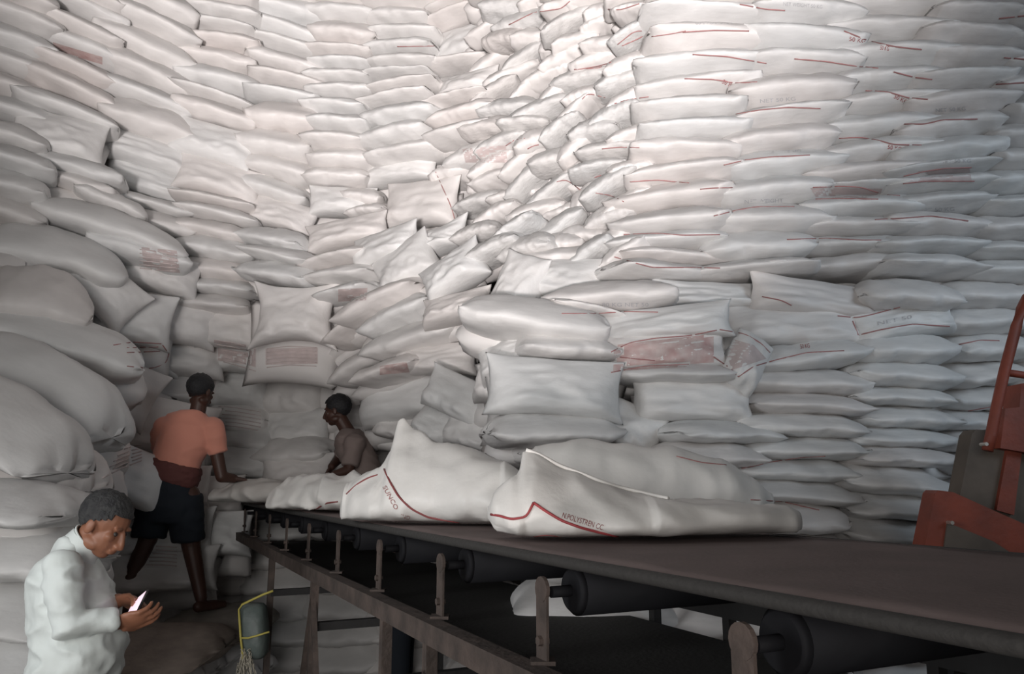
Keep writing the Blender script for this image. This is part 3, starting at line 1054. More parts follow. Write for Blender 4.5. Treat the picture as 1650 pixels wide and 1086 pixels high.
def hand_shells(bm, wrist, fwd, nrm, curl, side, s=1.0, thumb=1.0):
    """palm with five separate fingers; fwd along the palm, nrm out of its back, side +1/-1 puts the thumb"""
    fwd = Vector(fwd).normalized(); nrm = Vector(nrm).normalized()
    lat = fwd.cross(nrm).normalized() * side
    nrm = lat.cross(fwd).normalized() * side
    rot = Matrix((lat, fwd, nrm)).transposed()
    if rot.determinant() < 0: rot = Matrix((-lat, fwd, nrm)).transposed()
    ball(bm, wrist + fwd * 0.045 * s, (0.040 * s, 0.052 * s, 0.016 * s), rot)
    for i, (o, L) in enumerate(((0.033, 0.070), (0.011, 0.080), (-0.011, 0.075), (-0.032, 0.058))):
        p = wrist + fwd * (0.086 - abs(o) * 0.25) * s + lat * o * s
        d = fwd.copy()
        pts = [p - fwd * 0.03 * s, p.copy()]
        for k in range(3):
            ang = curl * (0.6 + 0.35 * k) + 0.05 * i
            d = (d * math.cos(ang) - nrm * math.sin(ang)).normalized()
            # keep frame: rotate about lat
            nn = (nrm * math.cos(ang) + fwd * 0).normalized()
            p = p + d * L * s * (0.45, 0.32, 0.23)[k]
            pts.append(p.copy())
        caps(bm, pts, [0.0095 * s, 0.0092 * s, 0.0085 * s, 0.0078 * s, 0.0068 * s], seg=10)
    b = wrist + fwd * 0.022 * s + lat * 0.030 * s
    t1_ = b + (lat * 0.7 + fwd * 0.7 - nrm * 0.35 * thumb).normalized() * 0.034 * s
    t2_ = t1_ + (lat * 0.25 + fwd * 0.9 - nrm * 0.5 * thumb).normalized() * 0.030 * s
    t3_ = t2_ + (fwd * 0.9 - nrm * 0.6 * thumb).normalized() * 0.022 * s
    caps(bm, [b, t1_, t2_, t3_], [0.015 * s, 0.0115 * s, 0.0098 * s, 0.0082 * s], seg=10)


def adopt(o, parent):
    o.parent = parent
    o.matrix_parent_inverse = Matrix.Translation(-parent.location)
    return o


# --- man in white, profile, looking at his phone
YM = 3.0
man = empty('person', Vector((P(120, 900, YM).x, YM, 0)))
tag(man, 'person in a white long-sleeved collared shirt, head bowed over a phone in both hands', 'person')


def A(px, py, dy=0.0): return P(px, py, YM + dy)


bm = bmesh.new()
hc = A(168, 846)
q, rot = head_shells(bm, hc, (0.86, -0.10, -0.50), (0.50, 0, 0.86), 1.0)
caps(bm, [A(118, 915), A(130, 893), A(150, 862)], [0.062, 0.056, 0.054])
hipz = 0.93
px0 = A(125, 1000).x
loft(bm, [((px0 - 0.02, YM, 0.86), (0.10, 0, 0), (0, 0.15, 0)), ((px0 - 0.03, YM, 1.0), (0.10, 0, 0), (0, 0.14, 0)), (A(122, 1000), (0.09, 0, 0), (0, 0.13, 0)), (A(116, 950), (0.08, 0, 0), (0, 0.13, 0)), (A(114, 918), (0.06, 0, 0), (0, 0.12, 0)), (A(118, 900), (0.04, 0, 0), (0, 0.06, 0))])
sh_n, el_n, wr_n = A(100, 920, -0.145), A(110, 1008, -0.178), A(188, 1003, -0.10)
sh_f, el_f, wr_f = A(115, 920, 0.15), A(128, 1005, 0.17), A(190, 968, 0.07)
caps(bm, [sh_n, el_n, wr_n], [0.036, 0.032, 0.027])
caps(bm, [sh_f, el_f, wr_f], [0.036, 0.032, 0.027])
for dy, dx in ((-0.09, 0.03), (0.09, -0.05)):
    hip = Vector((px0 - 0.02, YM + dy, 0.88))
    caps(bm, [hip, Vector((px0 + dx + 0.02, YM + dy, 0.48)), Vector((px0 + dx - 0.02, YM + dy, 0.08))], [0.088, 0.058, 0.038])
    caps(bm, [Vector((px0 + dx - 0.05, YM + dy, 0.035)), Vector((px0 + dx + 0.06, YM + dy, 0.032)), Vector((px0 + dx + 0.15, YM + dy, 0.024))], [0.035, 0.034, 0.024])
hand_shells(bm, wr_n, (0.95, 0.25, 0.12), (0.1, -0.75, -0.6), 0.55, 1, 1.0)
hand_shells(bm, wr_f, (0.92, -0.30, 0.10), (0.1, 0.55, 0.8), 0.60, -1, 1.0)
body = link('body', bake('body', bm, 0.0045, 3), M_SKIN)
adopt(body, man)
eyes(man, q, 1.0)
adopt(link('hair', hair_mesh('hair', hc, q, rot, 1.0, -0.035, 3), M_HAIRG), man)
# shirt
bm = bmesh.new()
loft(bm, [((px0 - 0.03, YM, 0.84), (0.150, 0, 0), (0, 0.19, 0)), ((px0 - 0.03, YM, 0.95), (0.145, 0, 0), (0, 0.185, 0)), (A(132, 1050), (0.142, 0, 0), (0, 0.175, 0)), (A(124, 1000), (0.136, 0, 0.02), (0, 0.17, 0)), (A(114, 950), (0.118, 0, 0.01), (0, 0.175, 0)),
          (A(111, 925), (0.100, 0, 0.0), (0, 0.175, 0)), (A(113, 905), (0.078, 0, -0.01), (0, 0.14, 0)), (A(122, 888), (0.060, 0, -0.03), (0, 0.085, 0)), (A(132, 874), (0.052, 0, -0.034), (0, 0.062, 0))], ex=0.9)
caps(bm, [A(99, 917, -0.145), A(104, 958, -0.170), A(112, 1010, -0.180)], [0.062, 0.056, 0.050])
cyl(bm, A(112, 1010, -0.180), A(183, 1001, -0.105), 0.050, 0.038, seg=18)
cyl(bm, A(176, 1002, -0.112), A(186, 1001, -0.100), 0.041, 0.041, seg=18)
caps(bm, [A(115, 917, 0.15), A(128, 1005, 0.17)], [0.062, 0.050])
cyl(bm, A(128, 1005, 0.17), A(184, 970, 0.085), 0.050, 0.038, seg=18)
shirt = link('shirt', bake('shirt', bm, 0.007, 4, wr=0.010, wf=8, seed=2), M_SHIRTW)
adopt(shirt, man)
bm = bmesh.new()
for w_, (a_, b_, r0_, r1_) in enumerate((((120, 890), (144, 866), 0.068, 0.061), ((144, 866), (122, 892), 0.064, 0.078))):
    cyl(bm, A(*a_), A(*b_), r0_, r1_, seg=32, caps=False)
tube(bm, [A(144, 866) + Vector((0.061 * math.cos(t) * 0.68, 0.061 * math.sin(t), -0.061 * math.cos(t) * 0.73)) for t in [k * math.pi / 12 for k in range(25)]], 0.004, seg=8)
adopt(link('collar', tomesh('collar', bm), M_SHIRTW), man)
bm = bmesh.new()
loft(bm, [((px0 - 0.03, YM, 0.60), (0.14, 0, 0), (0, 0.18, 0)), ((px0 - 0.03, YM, 0.84), (0.135, 0, 0), (0, 0.185, 0)), ((px0 - 0.03, YM, 0.98), (0.12, 0, 0), (0, 0.165, 0))])
for dy, dx in ((-0.09, 0.03), (0.09, -0.05)):
    cyl(bm, Vector((px0 + dx - 0.02, YM + dy, 0.10)), Vector((px0 - 0.02, YM + dy, 0.82)), 0.085, 0.11, seg=18)
adopt(link('trousers', bake('trousers', bm, 0.012, 4, wr=0.006, wf=6, seed=4), M_NAVY), man)
# phone
pc = A(219, 978, -0.03)
phx = Vector((0.62, 0.0, 0.30)).normalized()
phn = Vector((-0.62, -0.42, 0.66)).normalized()
phy = phn.cross(phx).normalized()
phx = phy.cross(phn).normalized()
prot = Matrix((phx, phy, phn)).transposed()
ph = empty('phone', pc)
tag(ph, 'lit phone held in the hands of the man in white', 'phone')
bm = bmesh.new()
box(bm, (0, 0, 0), (0.072, 0.15, 0.009), prot)
bmesh.ops.bevel(bm, geom=bm.edges[:], offset=0.003, segments=2, affect='EDGES')
link('phone_case', tomesh('phone_case', bm), M_PHONE, ph)
bm = bmesh.new()
box(bm, phn * 0.005, (0.062, 0.132, 0.001), prot)
link('screen', tomesh('screen', bm, False), M_SCREEN, ph)

# --- worker in salmon, back to us
YW = 5.55
wk = empty('person', Vector((P(285, 970, YW).x, YW, 0.88)))
tag(wk, 'worker seen from behind in a salmon T-shirt, maroon waist cloth and dark shorts', 'person')


def B(px, py, dy=0.0): return P(px, py, YW + dy)


bm = bmesh.new()
hcw = B(323, 632)
qw, rotw = head_shells(bm, hcw, (0.35, 0.9, -0.30), (0.1, 0.25, 0.95), 1.04)
caps(bm, [B(312, 682), B(318, 665), B(322, 645)], [0.065, 0.056, 0.054])
shL, shR = B(262, 690), B(344, 690)
loft(bm, [(B(272, 795), (0.15, 0, -0.02), (0, 0.10, 0)), (B(277, 765), (0.135, 0, -0.03), (0, 0.10, 0)), (B(288, 735), (0.145, 0, -0.02), (0, 0.10, 0)), (B(300, 700), (0.17, 0, -0.02), (0, 0.11, 0)), (B(306, 678), (0.13, 0, 0), (0, 0.08, 0)), (B(312, 668), (0.06, 0, 0), (0, 0.06, 0))])
caps(bm, [shR, B(350, 735, 0.02), B(357, 768, 0.02), B(376, 771, 0.10)], [0.060, 0.046, 0.042, 0.032])
hand_shells(bm, B(374, 771, 0.10), (0.9, 0.4, -0.12), (0.1, 0.1, 1), 0.5, -1, 1.1)
caps(bm, [shL, B(258, 725, 0.20), B(300, 755, 0.38)], [0.058, 0.044, 0.030])
hand_shells(bm, B(300, 755, 0.38), (0.9, 0.4, -0.2), (0, 0.1, 1), 0.4, 1, 1.0)
caps(bm, [B(248, 800), B(238, 868, -0.02), B(203, 945, -0.10)], [0.095, 0.066, 0.042])
caps(bm, [B(300, 800), B(308, 880, 0.04), B(324, 962, 0.02)], [0.095, 0.064, 0.042])
# feet pointing away from the camera, flat on the sacks
for x, dy, fx in ((203, -0.10, -0.02), (324, 0.02, 0.06)):
    h_ = B(x, 962, dy)
    h_.z = 0.93
    if x == 203: caps(bm, [B(203, 945, -0.10), h_], [0.040, 0.036])
    caps(bm, [h_ + Vector((0, -0.04, -0.01)), h_ + Vector((fx, 0.08, -0.015)), h_ + Vector((fx * 1.6, 0.17, -0.022))], [0.036, 0.034, 0.026])
adopt(link('body', bake('body', bm, 0.006, 3), M_SKIND), wk)
eyes(wk, qw, 1.04)
adopt(link('hair', hair_mesh('hair', hcw, qw, rotw, 1.05, -0.055, 8), M_HAIR), wk)
bm = bmesh.new()
loft(bm, [(B(281, 762), (0.165, 0, -0.035), (0, 0.130, 0)), (B(286, 740), (0.165, 0, -0.03), (0, 0.130, 0)), (B(298, 710), (0.185, 0, -0.02), (0, 0.135, 0)), (B(302, 688), (0.185, 0, -0.02), (0, 0.125, 0)), (B(305, 672), (0.15, 0, -0.02), (0, 0.095, 0)), (B(312, 662), (0.075, 0, 0), (0, 0.07, 0))], ex=0.9)
caps(bm, [B(340, 690), B(344, 700)], [0.085, 0.078])
cyl(bm, B(343, 694), B(352, 730, 0.02), 0.080, 0.066, seg=18)
caps(bm, [B(266, 690), B(262, 700, 0.05)], [0.082, 0.075])
cyl(bm, B(262, 695, 0.03), B(258, 722, 0.18), 0.075, 0.062, seg=18)
adopt(link('shirt', bake('shirt', bm, 0.010, 5, wr=0.007, wf=6, seed=6), M_SALMON), wk)
bm = bmesh.new()
loft(bm, [(B(272, 775), (0.185, 0, -0.05), (0, 0.145, 0)), (B(275, 768), (0.190, 0, -0.05), (0, 0.150, 0)), (B(281, 752), (0.185, 0, -0.05), (0, 0.148, 0)), (B(283, 745), (0.172, 0, -0.045), (0, 0.138, 0))])
adopt(link('waist_cloth', bake('waist_cloth', bm, 0.009, 2, wr=0.006, wf=14, seed=8), M_WAIST), wk)
bm = bmesh.new()
loft(bm, [(B(270, 842), (0.17, 0, 0), (0, 0.13, 0)), (B(270, 815), (0.21, 0, -0.02), (0, 0.155, 0)), (B(272, 788), (0.19, 0, -0.03), (0, 0.145, 0)), (B(275, 768), (0.165, 0, -0.04), (0, 0.130, 0))])
cyl(bm, B(239, 866, -0.02), B(250, 800), 0.110, 0.115, seg=20)
cyl(bm, B(303, 872, 0.03), B(297, 800), 0.108, 0.118, seg=20)
adopt(link('shorts', bake('shorts', bm, 0.010, 4, wr=0.008, wf=6, seed=9), M_NAVY), wk)

# --- second worker behind the belt sacks
YS = 6.25
w2 = empty('person', Vector((P(590, 900, YS).x, YS, 0)))
tag(w2, 'worker with short black hair and brown-grey T-shirt, in profile behind the peaked sack', 'person')


def Cc(px, py, dy=0.0): return P(px, py, YS + dy)


bm = bmesh.new()
hc2 = Cc(543, 662)
q2, rot2 = head_shells(bm, hc2, (-0.96, 0.1, -0.18), (-0.18, 0, 0.97), 1.06)
caps(bm, [Cc(566, 705), Cc(556, 688), Cc(547, 672)], [0.062, 0.056, 0.054])
bx = Cc(650, 800).x
loft(bm, [((bx, YS + 0.05, 0.86), (0.12, 0, 0), (0, 0.16, 0)), ((bx - 0.01, YS + 0.03, 1.1), (0.12, 0, 0), (0, 0.15, 0)), (Cc(606, 785), (0.11, 0, 0), (0, 0.15, 0)), (Cc(574, 728), (0.13, 0, 0), (0, 0.16, 0)), (Cc(566, 704), (0.10, 0, 0), (0, 0.15, 0)), (Cc(562, 694), (0.05, 0, 0), (0, 0.07, 0))])
s2, e2, r2_ = Cc(572, 715, -0.17), Cc(562, 758, -0.24), Cc(538, 765, -0.30)
caps(bm, [s2, e2, r2_], [0.055, 0.042, 0.030])
hand_shells(bm, r2_, (-0.8, -0.2, -0.3), (-0.2, 0, 1), 0.5, -1, 1.0)
caps(bm, [Cc(562, 715, 0.16), Cc(545, 740, 0.22), Cc(534, 752, 0.05)], [0.052, 0.042, 0.030])
hand_shells(bm, Cc(534, 752, 0.05), (-0.4, -0.3, -0.8), (-0.8, 0, 0.3), 0.5, 1, 1.0)
for dy in (-0.09, 0.11):
    caps(bm, [Vector((bx, YS + dy, 0.88)), Vector((bx - 0.02, YS + dy, 0.47)), Vector((bx + 0.02, YS + dy, 0.08))], [0.09, 0.06, 0.04])
    caps(bm, [Vector((bx + 0.04, YS + dy, 0.035)), Vector((bx - 0.08, YS + dy, 0.03)), Vector((bx - 0.15, YS + dy, 0.024))], [0.035, 0.034, 0.024])
adopt(link('body', bake('body', bm, 0.006, 3), M_SKIND), w2)
eyes(w2, q2, 1.06)
adopt(link('hair', hair_mesh('hair', hc2, q2, rot2, 1.08, -0.05, 5), M_HAIR), w2)
bm = bmesh.new()
loft(bm, [((bx, YS + 0.05, 0.95), (0.15, 0, 0), (0, 0.19, 0)), ((bx - 0.01, YS + 0.03, 1.2), (0.15, 0, 0), (0, 0.18, 0)), (Cc(600, 778), (0.135, 0, 0), (0, 0.18, 0)), (Cc(573, 730), (0.155, 0, 0), (0, 0.19, 0)), (Cc(567, 706), (0.13, 0, 0), (0, 0.18, 0)), (Cc(564, 692), (0.075, 0, 0), (0, 0.09, 0))], ex=0.9)
cyl(bm, s2 + Vector((0, 0, 0.03)), e2 + (s2 - e2) * 0.15, 0.082, 0.066, seg=18)
ball(bm, s2, 0.082)
cyl(bm, Cc(564, 712, 0.16), Cc(549, 735, 0.21), 0.075, 0.062, seg=18)
adopt(link('shirt', bake('shirt', bm, 0.010, 5, wr=0.007, wf=6, seed=16), M_GREYT), w2)
bm = bmesh.new()
loft(bm, [((bx, YS + 0.02, 0.70), (0.15, 0, 0), (0, 0.19, 0)), ((bx, YS + 0.02, 1.0), (0.13, 0, 0), (0, 0.17, 0))])
for dy in (-0.09, 0.11):
    cyl(bm, Vector((bx, YS + dy, 0.12)), Vector((bx, YS + dy, 0.85)), 0.085, 0.11, seg=18)
adopt(link('trousers', bake('trousers', bm, 0.014, 4), M_NAVY), w2)

# ---------------------------------------------------------------- which sacks show largest: those stay single objects, the rest become one mass
bpy.context.view_layer.update()
DG = bpy.context.evaluated_depsgraph_get()
CO = Vector((0, 0, CAMZ))
SEEN = {}
for yy in range(2, 1086, 5):
    for xx in range(2, 1650, 5):
        ok, loc, nrm, idx, ob, mw = SC.ray_cast(DG, CO, ray(xx, yy).normalized(), distance=30)
        if ok: SEEN[ob.name] = SEEN.get(ob.name, 0) + 1
ranked = sorted(SACKS, key=lambda o: -SEEN.get(o.name, 0))
KEEP = 288
rest = ranked[KEEP:]
print('smallest kept', SEEN.get(ranked[KEEP - 1].name, 0), 'visible', sum(1 for o in SACKS if SEEN.get(o.name, 0) > 3))
VIS = set(o.name for o in SACKS if SEEN.get(o.name, 0) > 3)
RESTN = set(o.name for o in rest)
for z in BYZONE:
    BYZONE[z] = [o for o in BYZONE[z] if o.name in VIS or o.name not in RESTN]
# unique labels: kind of look, rank and zone
LOOK = {'sack_flat': 'flat white sack', 'sack_crumpled': 'crumpled white sack', 'sack_broad': 'white sack showing its broad face', 'sack_eared': 'white sack with pulled-out corners', 'sack_round': 'plump pale sack'}
for zone, lst in BYZONE.items():
    for o in lst:
        tag(o, cat='sack')
    if zone == '*':
        for o in lst:
            tag(o, label='bright loose sack with raised corners, hanging above the left end of the belt', group='sacks in the high stacks')
        continue
    col = zone.startswith(('first', 'second', 'third', 'fourth', 'column', 'low column', 'tall', 'dim sloping', 'dim column')) and zone != Z9
    if col:
        lst = sorted(lst, key=lambda o: o['_py'])
        for i, o in enumerate(lst):
            tag(o, label='white sack, %s from the top in the %s' % (ORD[i] if i else 'first', zone.replace(' of the photo', '')), group='sacks in the ' + zone)
    else:
        lst = sorted(lst, key=lambda o: o['_py'])
        per = 1 if len(lst) <= 12 else (4 if len(lst) < 45 else 6)
        rows = [lst[i:i + per] for i in range(0, len(lst), per)]
        NM = {1: [''], 2: ['left', 'right'], 3: ['left', 'middle', 'right'], 4: ['leftmost', 'second', 'third', 'rightmost'],
              5: ['leftmost', 'second', 'middle', 'fourth', 'rightmost'], 6: ['leftmost', 'second', 'third', 'fourth', 'fifth', 'rightmost']}
        for r, rw in enumerate(rows):
            rw.sort(key=lambda o: o['_px'])
            for c, o in enumerate(rw):
                base = o.data.name.split('.')[0]
                adj = {'sack_flat': 'flat', 'sack_crumpled': 'crumpled', 'sack_broad': 'broad', 'sack_eared': 'pointed', 'sack_round': 'plump', 'sack_plump': 'swollen'}[base]
                if zone == Z7: adj = 'shaded'
                rk = 'top' if r == 0 else ORD[r]
                if per == 1:
                    lb = '%s sack, %s from the top of the %s' % (adj, 'first' if r == 0 else ORD[r], zone)
                else:
                    lb = '%s sack, %s in the %s tier of the %s' % (adj, NM[len(rw)][c], rk, zone)
                tag(o, label=lb, group='sacks in the ' + zone)
print('SACKS', len(SACKS), max(len(o.get('label', '').split()) for o in SACKS), len(set(o.get('label', '') for o in SACKS)))


acc = bmesh.new()
lo = {'S': sack_tube('low', 3, ns=14, nt=12), 'F': sack_pillow('low', 3, n=10)}
for o in SACKS:
    if o.name in RESTN:
        me = o.data.copy()
        me.transform(o.matrix_world)
        acc.from_mesh(me)
        bpy.data.meshes.remove(me)
    # the row of sacks stacked behind this one
    if o['_px'] > -900 and not o.get('_nb'):
        k = 'F' if o.data.name.split('.')[0] in ('sack_broad', 'sack_round', 'sack_eared') else 'S'
        me = lo[k].copy()
        mw = o.matrix_world
        away = (mw.translation - CO)
        away.z *= 0.6
        away.normalize()
        M = Matrix.Translation(away * 0.30 + Vector((0, 0, -o.scale.z * 0.8))) @ mw
        M = M @ Matrix.Diagonal((1.1, 0.8, 1.25, 1))
        if M.translation.z > 0.25:
            me.transform(M)
            acc.from_mesh(me)
        bpy.data.meshes.remove(me)
pile = link('sack_pile', tomesh('sack_pile', acc), M_SACK)
tag(pile, 'uncounted smaller white sacks wedged between and behind the others in the stacks', 'sacks', kind='stuff')
for o in rest:
    SACKS.remove(o)
    bpy.data.objects.remove(o)
for o in SACKS:
    del o['_px']; del o['_py']
    if '_nb' in o.keys(): del o['_nb']

# ---------------------------------------------------------------- red stitching and print, laid on the cloth it belongs to
bpy.context.view_layer.update()
DG = bpy.context.evaluated_depsgraph_get()
CO = Vector((0, 0, CAMZ))


def hit(px, py):
    ok, loc, nrm, idx, ob, mw = SC.ray_cast(DG, CO, ray(px, py).normalized(), distance=30)
    return (loc, nrm, ob) if ok else (None, None, None)


def own(o):
    return o is not None and o.name.split('.')[0] in ('sack', 'sack_pile')


PRINTS = []


def line_on(pts, wpx=2.4, name='red_stitching', m=None):
    P2 = []
    for (x0, y0), (x1, y1) in zip(pts, pts[1:]):
        n = max(2, int(math.hypot(x1 - x0, y1 - y0) / 5))
        for k in range(n):
            P2.append((x0 + (x1 - x0) * k / n, y0 + (y1 - y0) * k / n))
    P2.append(pts[-1])
    hs = [hit(x, y) for x, y in P2]
    cnt = {}
    for l, n_, o in hs:
        if own(o): cnt[o.name] = cnt.get(o.name, 0) + 1
    if not cnt: return
    # the line may run over two touching sacks: each carries its own piece
    for nm in cnt:
        if cnt[nm] < 3: continue
        ob = bpy.data.objects[nm]
        run = [l - (l - CO).normalized() * 0.003 for l, n_, o in hs if o is not None and o.name == nm]
        if len(run) < 3: continue
        for _ in range(2):
            run = [run[0]] + [(run[i - 1] + run[i] * 2 + run[i + 1]) / 4 for i in range(1, len(run) - 1)] + [run[-1]]
        d = (run[0] - CO).length
        bm = bmesh.new()
        tube(bm, run, wpx * d / FPX / 2, seg=6)
        PRINTS.append((name, bm, m or M_RED, ob))


def patch_on(quad, m, name='printed_panel', nx=22, ny=8):
    """quad: four pixel corners tl, tr, br, bl; the print follows the cloth under it"""
    tl, tr, br, bl = [Vector(c) for c in quad]
    H = {}
    cnt = {}
    for i in range(nx + 1):
        for j in range(ny + 1):
            a = tl.lerp(tr, i / nx).lerp(bl.lerp(br, i / nx), j / ny)
            l, n_, o = hit(a.x, a.y)
            H[i, j] = (l, o)
            if own(o): cnt[o.name] = cnt.get(o.name, 0) + 1
    for nm in cnt:
        if cnt[nm] < 12: continue
        bm = bmesh.new()
        V = {}
        for k, (l, o) in H.items():
            if o is not None and o.name == nm:
                V[k] = bm.verts.new(l - (l - CO).normalized() * 0.0025)
        nf = 0
        for i in range(nx):
            for j in range(ny):
                ks = [(i, j), (i + 1, j), (i + 1, j + 1), (i, j + 1)]
                if all(k in V for k in ks):
                    bm.faces.new([V[k] for k in ks]); nf += 1
        if nf < 4:
            bm.free(); continue
        bmesh.ops.delete(bm, geom=[v for v in bm.verts if not v.link_faces], context='VERTS')
        PRINTS.append((name, bm, m, bpy.data.objects[nm]))


def text_on(txt, x0, y0, x1, y1, hpx, m, name='printed_text', flip=False):
    c = bpy.data.curves.new('t', 'FONT')
    c.body = txt
    c.size = 1.0
    c.resolution_u = 3
    o = bpy.data.objects.new('t', c)
    COL.objects.link(o)
    dg = bpy.context.evaluated_depsgraph_get()
    me = bpy.data.meshes.new_from_object(o.evaluated_get(dg))
    bpy.data.objects.remove(o)
    xs = [v.co.x for v in me.vertices]
    ys = [v.co.y for v in me.vertices]
    w, h = max(xs) - min(xs), max(ys) - min(ys)
    d = Vector((x1 - x0, y1 - y0))
    L = d.length
    d.normalize()
    up = Vector((d.y, -d.x))
    mx, my = min(xs), min(ys)
    cnt = {}
    res = []
    for v in me.vertices:
        a = (v.co.x - mx) / w * L
        b = (v.co.y - my) / h * hpx
        p = Vector((x0, y0)) + d * a + up * b
        l, n_, ob = hit(p.x, p.y)
        res.append((l, ob))
        if own(ob): cnt[ob.name] = cnt.get(ob.name, 0) + 1
    if not cnt: return
    nm = max(cnt, key=cnt.get)
    bm = bmesh.new()
    bm.from_mesh(me)
    bm.verts.ensure_lookup_table()
    dele = []
    for i, (l, ob) in enumerate(res):
        if ob is None or ob.name != nm: dele.append(bm.verts[i])
        else: bm.verts[i].co = l - (l - CO).normalized() * 0.003
    bmesh.ops.delete(bm, geom=dele, context='VERTS')
    PRINTS.append((name, bm, m, bpy.data.objects[nm]))


# right wall stitching
RL = [[(1100, 52), (1150, 49), (1207, 50)], [(1192, 7), (1235, 15), (1265, 17)], [(1116, 88), (1170, 91), (1235, 102)], [(1103, 127), (1150, 128), (1185, 134), (1220, 132)],
      [(1360, 50), (1400, 66), (1440, 75), (1485, 80)], [(1280, 95), (1330, 99), (1375, 106), (1415, 110)], [(1440, 116), (1475, 125), (1502, 128)],
      [(1186, 184), (1225, 177), (1270, 173), (1322, 175)], [(1395, 146), (1430, 148), (1465, 158), (1495, 160)], [(1166, 266), (1200, 258), (1240, 253), (1305, 250)],
      [(1352, 223), (1385, 221), (1415, 226), (1440, 233), (1485, 234)], [(1452, 200), (1490, 200), (1520, 193), (1575, 192)], [(1456, 284), (1490, 276), (1525, 271), (1565, 270)],
      [(1150, 348), (1190, 338), (1220, 333), (1280, 333)], [(1128, 305), (1150, 303), (1190, 302)], [(1455, 296), (1490, 292), (1570, 292)],
      [(1310, 302), (1360, 300), (1390, 302), (1425, 314), (1460, 316)], [(1314, 321), (1360, 320), (1415, 321)], [(1410, 354), (1450, 352), (1500, 348), (1560, 356)],
      [(1005, 378), (1060, 376), (1100, 379), (1160, 378)], [(1015, 293), (1060, 290), (1110, 295)], [(1610, 30), (1655, 25)], [(1618, 93), (1655, 96)], [(1605, 136), (1655, 133)],
      [(990, 414), (1050, 431), (1110, 431), (1160, 432)], [(905, 505), (960, 505), (1010, 502), (1060, 503)], [(1268, 386), (1330, 384), (1390, 387), (1420, 387)],
      [(1228, 478), (1260, 484), (1275, 492)], [(1350, 509), (1380, 512), (1400, 508), (1450, 495)], [(1374, 517), (1383, 540), (1420, 531), (1470, 522), (1530, 526)],
      [(1190, 607), (1215, 590), (1250, 580), (1300, 568), (1360, 565)], [(985, 567), (1015, 552), (1055, 545), (1110, 541), (1155, 532)], [(1160, 531), (1200, 538), (1225, 552), (1248, 576)],
      [(985, 600), (1040, 590), (1110, 587)], [(988, 574), (1020, 578), (1055, 581)], [(1150, 575), (1175, 592), (1190, 607)],
      [(1195, 755), (1240, 745), (1290, 737), (1330, 735)], [(1090, 735), (1130, 745), (1170, 749)], [(1545, 555), (1580, 548), (1610, 549)], [(1560, 662), (1600, 655)], [(1210, 805), (1260, 808), (1320, 822)]]
for l in RL:
    line_on(l, 1.9, m=M_THREAD)
# slumped slide stitching
for l in [[(980, 15), (1000, 16), (1030, 6)], [(995, 72), (1022, 50), (1040, 50)], [(1002, 74), (1030, 62), (1046, 52)], [(1050, 59), (1080, 55), (1105, 50)], [(925, 112), (965, 110), (985, 100)], [(938, 160), (946, 150), (975, 157)],
          [(990, 167), (1015, 160), (1045, 156)], [(970, 240), (1000, 237), (1030, 238)], [(815, 235), (828, 226), (846, 223)], [(850, 240), (862, 233), (880, 234)], [(900, 233), (920, 228)],
          [(958, 286), (980, 279)], [(897, 293), (912, 289), (930, 302), (940, 310)], [(960, 311), (985, 315), (1005, 325)], [(820, 40), (860, 20), (905, 14), (918, 2)], [(640, 75), (700, 74)], [(700, 272), (712, 300), (726, 330), (734, 358)]]:
    line_on(l, 1.5, m=M_THREAD)
# left heap stripes
for l in [[(183, 556), (215, 551), (260, 554)], [(262, 556), (272, 570), (268, 585), (245, 594), (205, 590)], [(205, 568), (258, 566)], [(205, 560), (255, 559)]]:
    line_on(l, 1.6, m=M_THREAD)
for i in range(6):
    line_on([(345 + i * 3, 548 + i * 7), (380, 553 + i * 7), (412, 563 + i * 7)], 1.6, m=M_PINK)
    line_on([(430, 562 + i * 6), (465, 558 + i * 6), (510, 560 + i * 6)], 1.6, m=M_PINK)
    line_on([(352, 655 + i * 6), (380, 657 + i * 6), (420, 664 + i * 6)], 1.6, m=M_PINK)
    line_on([(165 + i * 6, 770 - i * 9), (195 + i * 3, 755 - i * 7), (228, 742 - i * 5)], 2.0, m=M_PINK)
    line_on([(225, 402 + i * 6), (255, 405 + i * 6), (285, 412 + i * 5)], 1.6, m=M_PINK)
    line_on([(235, 880 + i * 6), (262, 880 + i * 6), (285, 882 + i * 6)], 1.6, m=M_PINK)
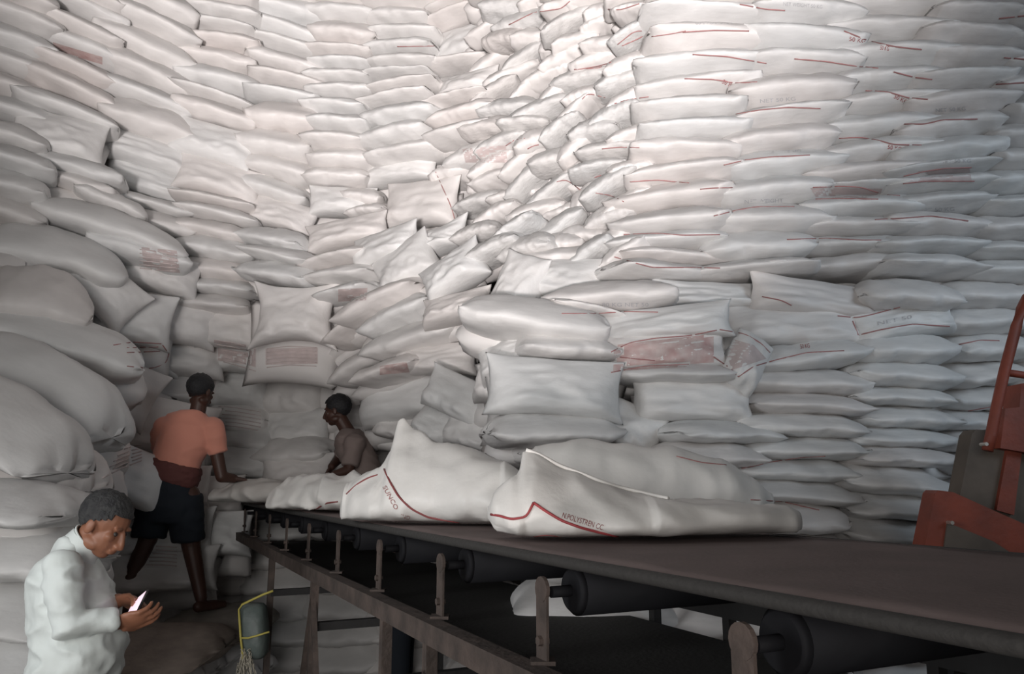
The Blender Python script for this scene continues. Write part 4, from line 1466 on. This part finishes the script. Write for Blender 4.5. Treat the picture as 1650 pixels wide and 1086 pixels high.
# pink printed panels
patch_on(((1306, 303), (1422, 304), (1416, 320), (1316, 320)), M_PINK)
patch_on(((1480, 276), (1562, 271), (1566, 291), (1466, 293)), M_PINK)
patch_on(((990, 556), (1150, 538), (1150, 588), (988, 598)), M_ROSE, nx=30, ny=12)
patch_on(((1158, 540), (1215, 556), (1235, 578), (1180, 596)), M_PINK)
patch_on(((745, 240), (815, 234), (818, 262), (750, 262)), M_PINK)
patch_on(((612, 590), (655, 583), (660, 600), (612, 604)), M_ROSE)
patch_on(((545, 466), (592, 464), (590, 484), (545, 486)), M_PINK)
patch_on(((85, 68), (165, 92), (165, 104), (88, 82)), M_ROSE)
patch_on(((345, 548), (412, 558), (412, 590), (345, 580)), M_PINK)
patch_on(((428, 562), (512, 560), (512, 586), (428, 588)), M_PINK)
patch_on(((228, 398), (285, 404), (290, 440), (232, 434)), M_PINK)
# faint stencilled lines of lettering on the right wall
for x0, y0, x1, y1, t in [(1118, 40, 1180, 38, '100% POLYSTER'), (1262, 9, 1325, 14, 'NET WEIGHT 50 KG'), (1225, 166, 1282, 162, 'NET 50 KG'), (1235, 247, 1298, 244, 'NET WEIGHT'), (1200, 328, 1262, 326, 'NET WEIGHT'), (1508, 181, 1556, 178, 'NET 50 KG'),
                          (1515, 263, 1565, 262, 'NET 50 KG'), (1480, 342, 1538, 340, 'NET 50 KG'), (970, 494, 1045, 494, '80 KG NET 50'), (1415, 524, 1470, 513, 'NET 50')]:
    text_on(t, x0, y0, x1, y1, 6, M_GREYINK)
for x0, y0, x1, y1 in [(1368, 66, 1394, 70), (1418, 80, 1432, 82), (1163, 134, 1182, 144), (1440, 158, 1460, 168), (1430, 240, 1452, 244), (1290, 562, 1305, 560)]:
    text_on('50 KG', x0, y0, x1, y1, 7, M_RED)
# nearest belt sack
line_on([(791, 829), (806, 831), (823, 837), (848, 833), (860, 810)], 4.0, 'red_line', M_RED)
line_on([(860, 810), (880, 824), (905, 839), (935, 850), (965, 858), (1010, 867)], 4.6, 'red_line', M_RED)
text_on('N.POLYSTREN CC.', 905, 834, 972, 855, 9, M_MAROON)
line_on([(850, 866), (880, 862), (930, 868)], 2.0, 'red_line', M_MAROON)
# peaked belt sack
line_on([(619, 756), (628, 776), (642, 800), (662, 820), (690, 834), (740, 842)], 3.2, 'red_line', M_MAROON)
line_on([(558, 796), (575, 780), (592, 770), (608, 765)], 2.2, 'red_line', M_MAROON)
text_on('SUNCO', 616, 785, 636, 822, 7, M_THREAD)
text_on('IND', 645, 834, 660, 838, 6, M_THREAD)
line_on([(457, 832), (480, 825), (512, 820), (522, 811), (555, 807)], 2.2, 'red_line', M_MAROON)

for name, bm, m, ob in PRINTS:
    me = tomesh(name, bm)
    o = link(name, me, m)
    o.parent = ob
    o.matrix_parent_inverse = ob.matrix_world.inverted()
print('PRINTS', len(PRINTS))
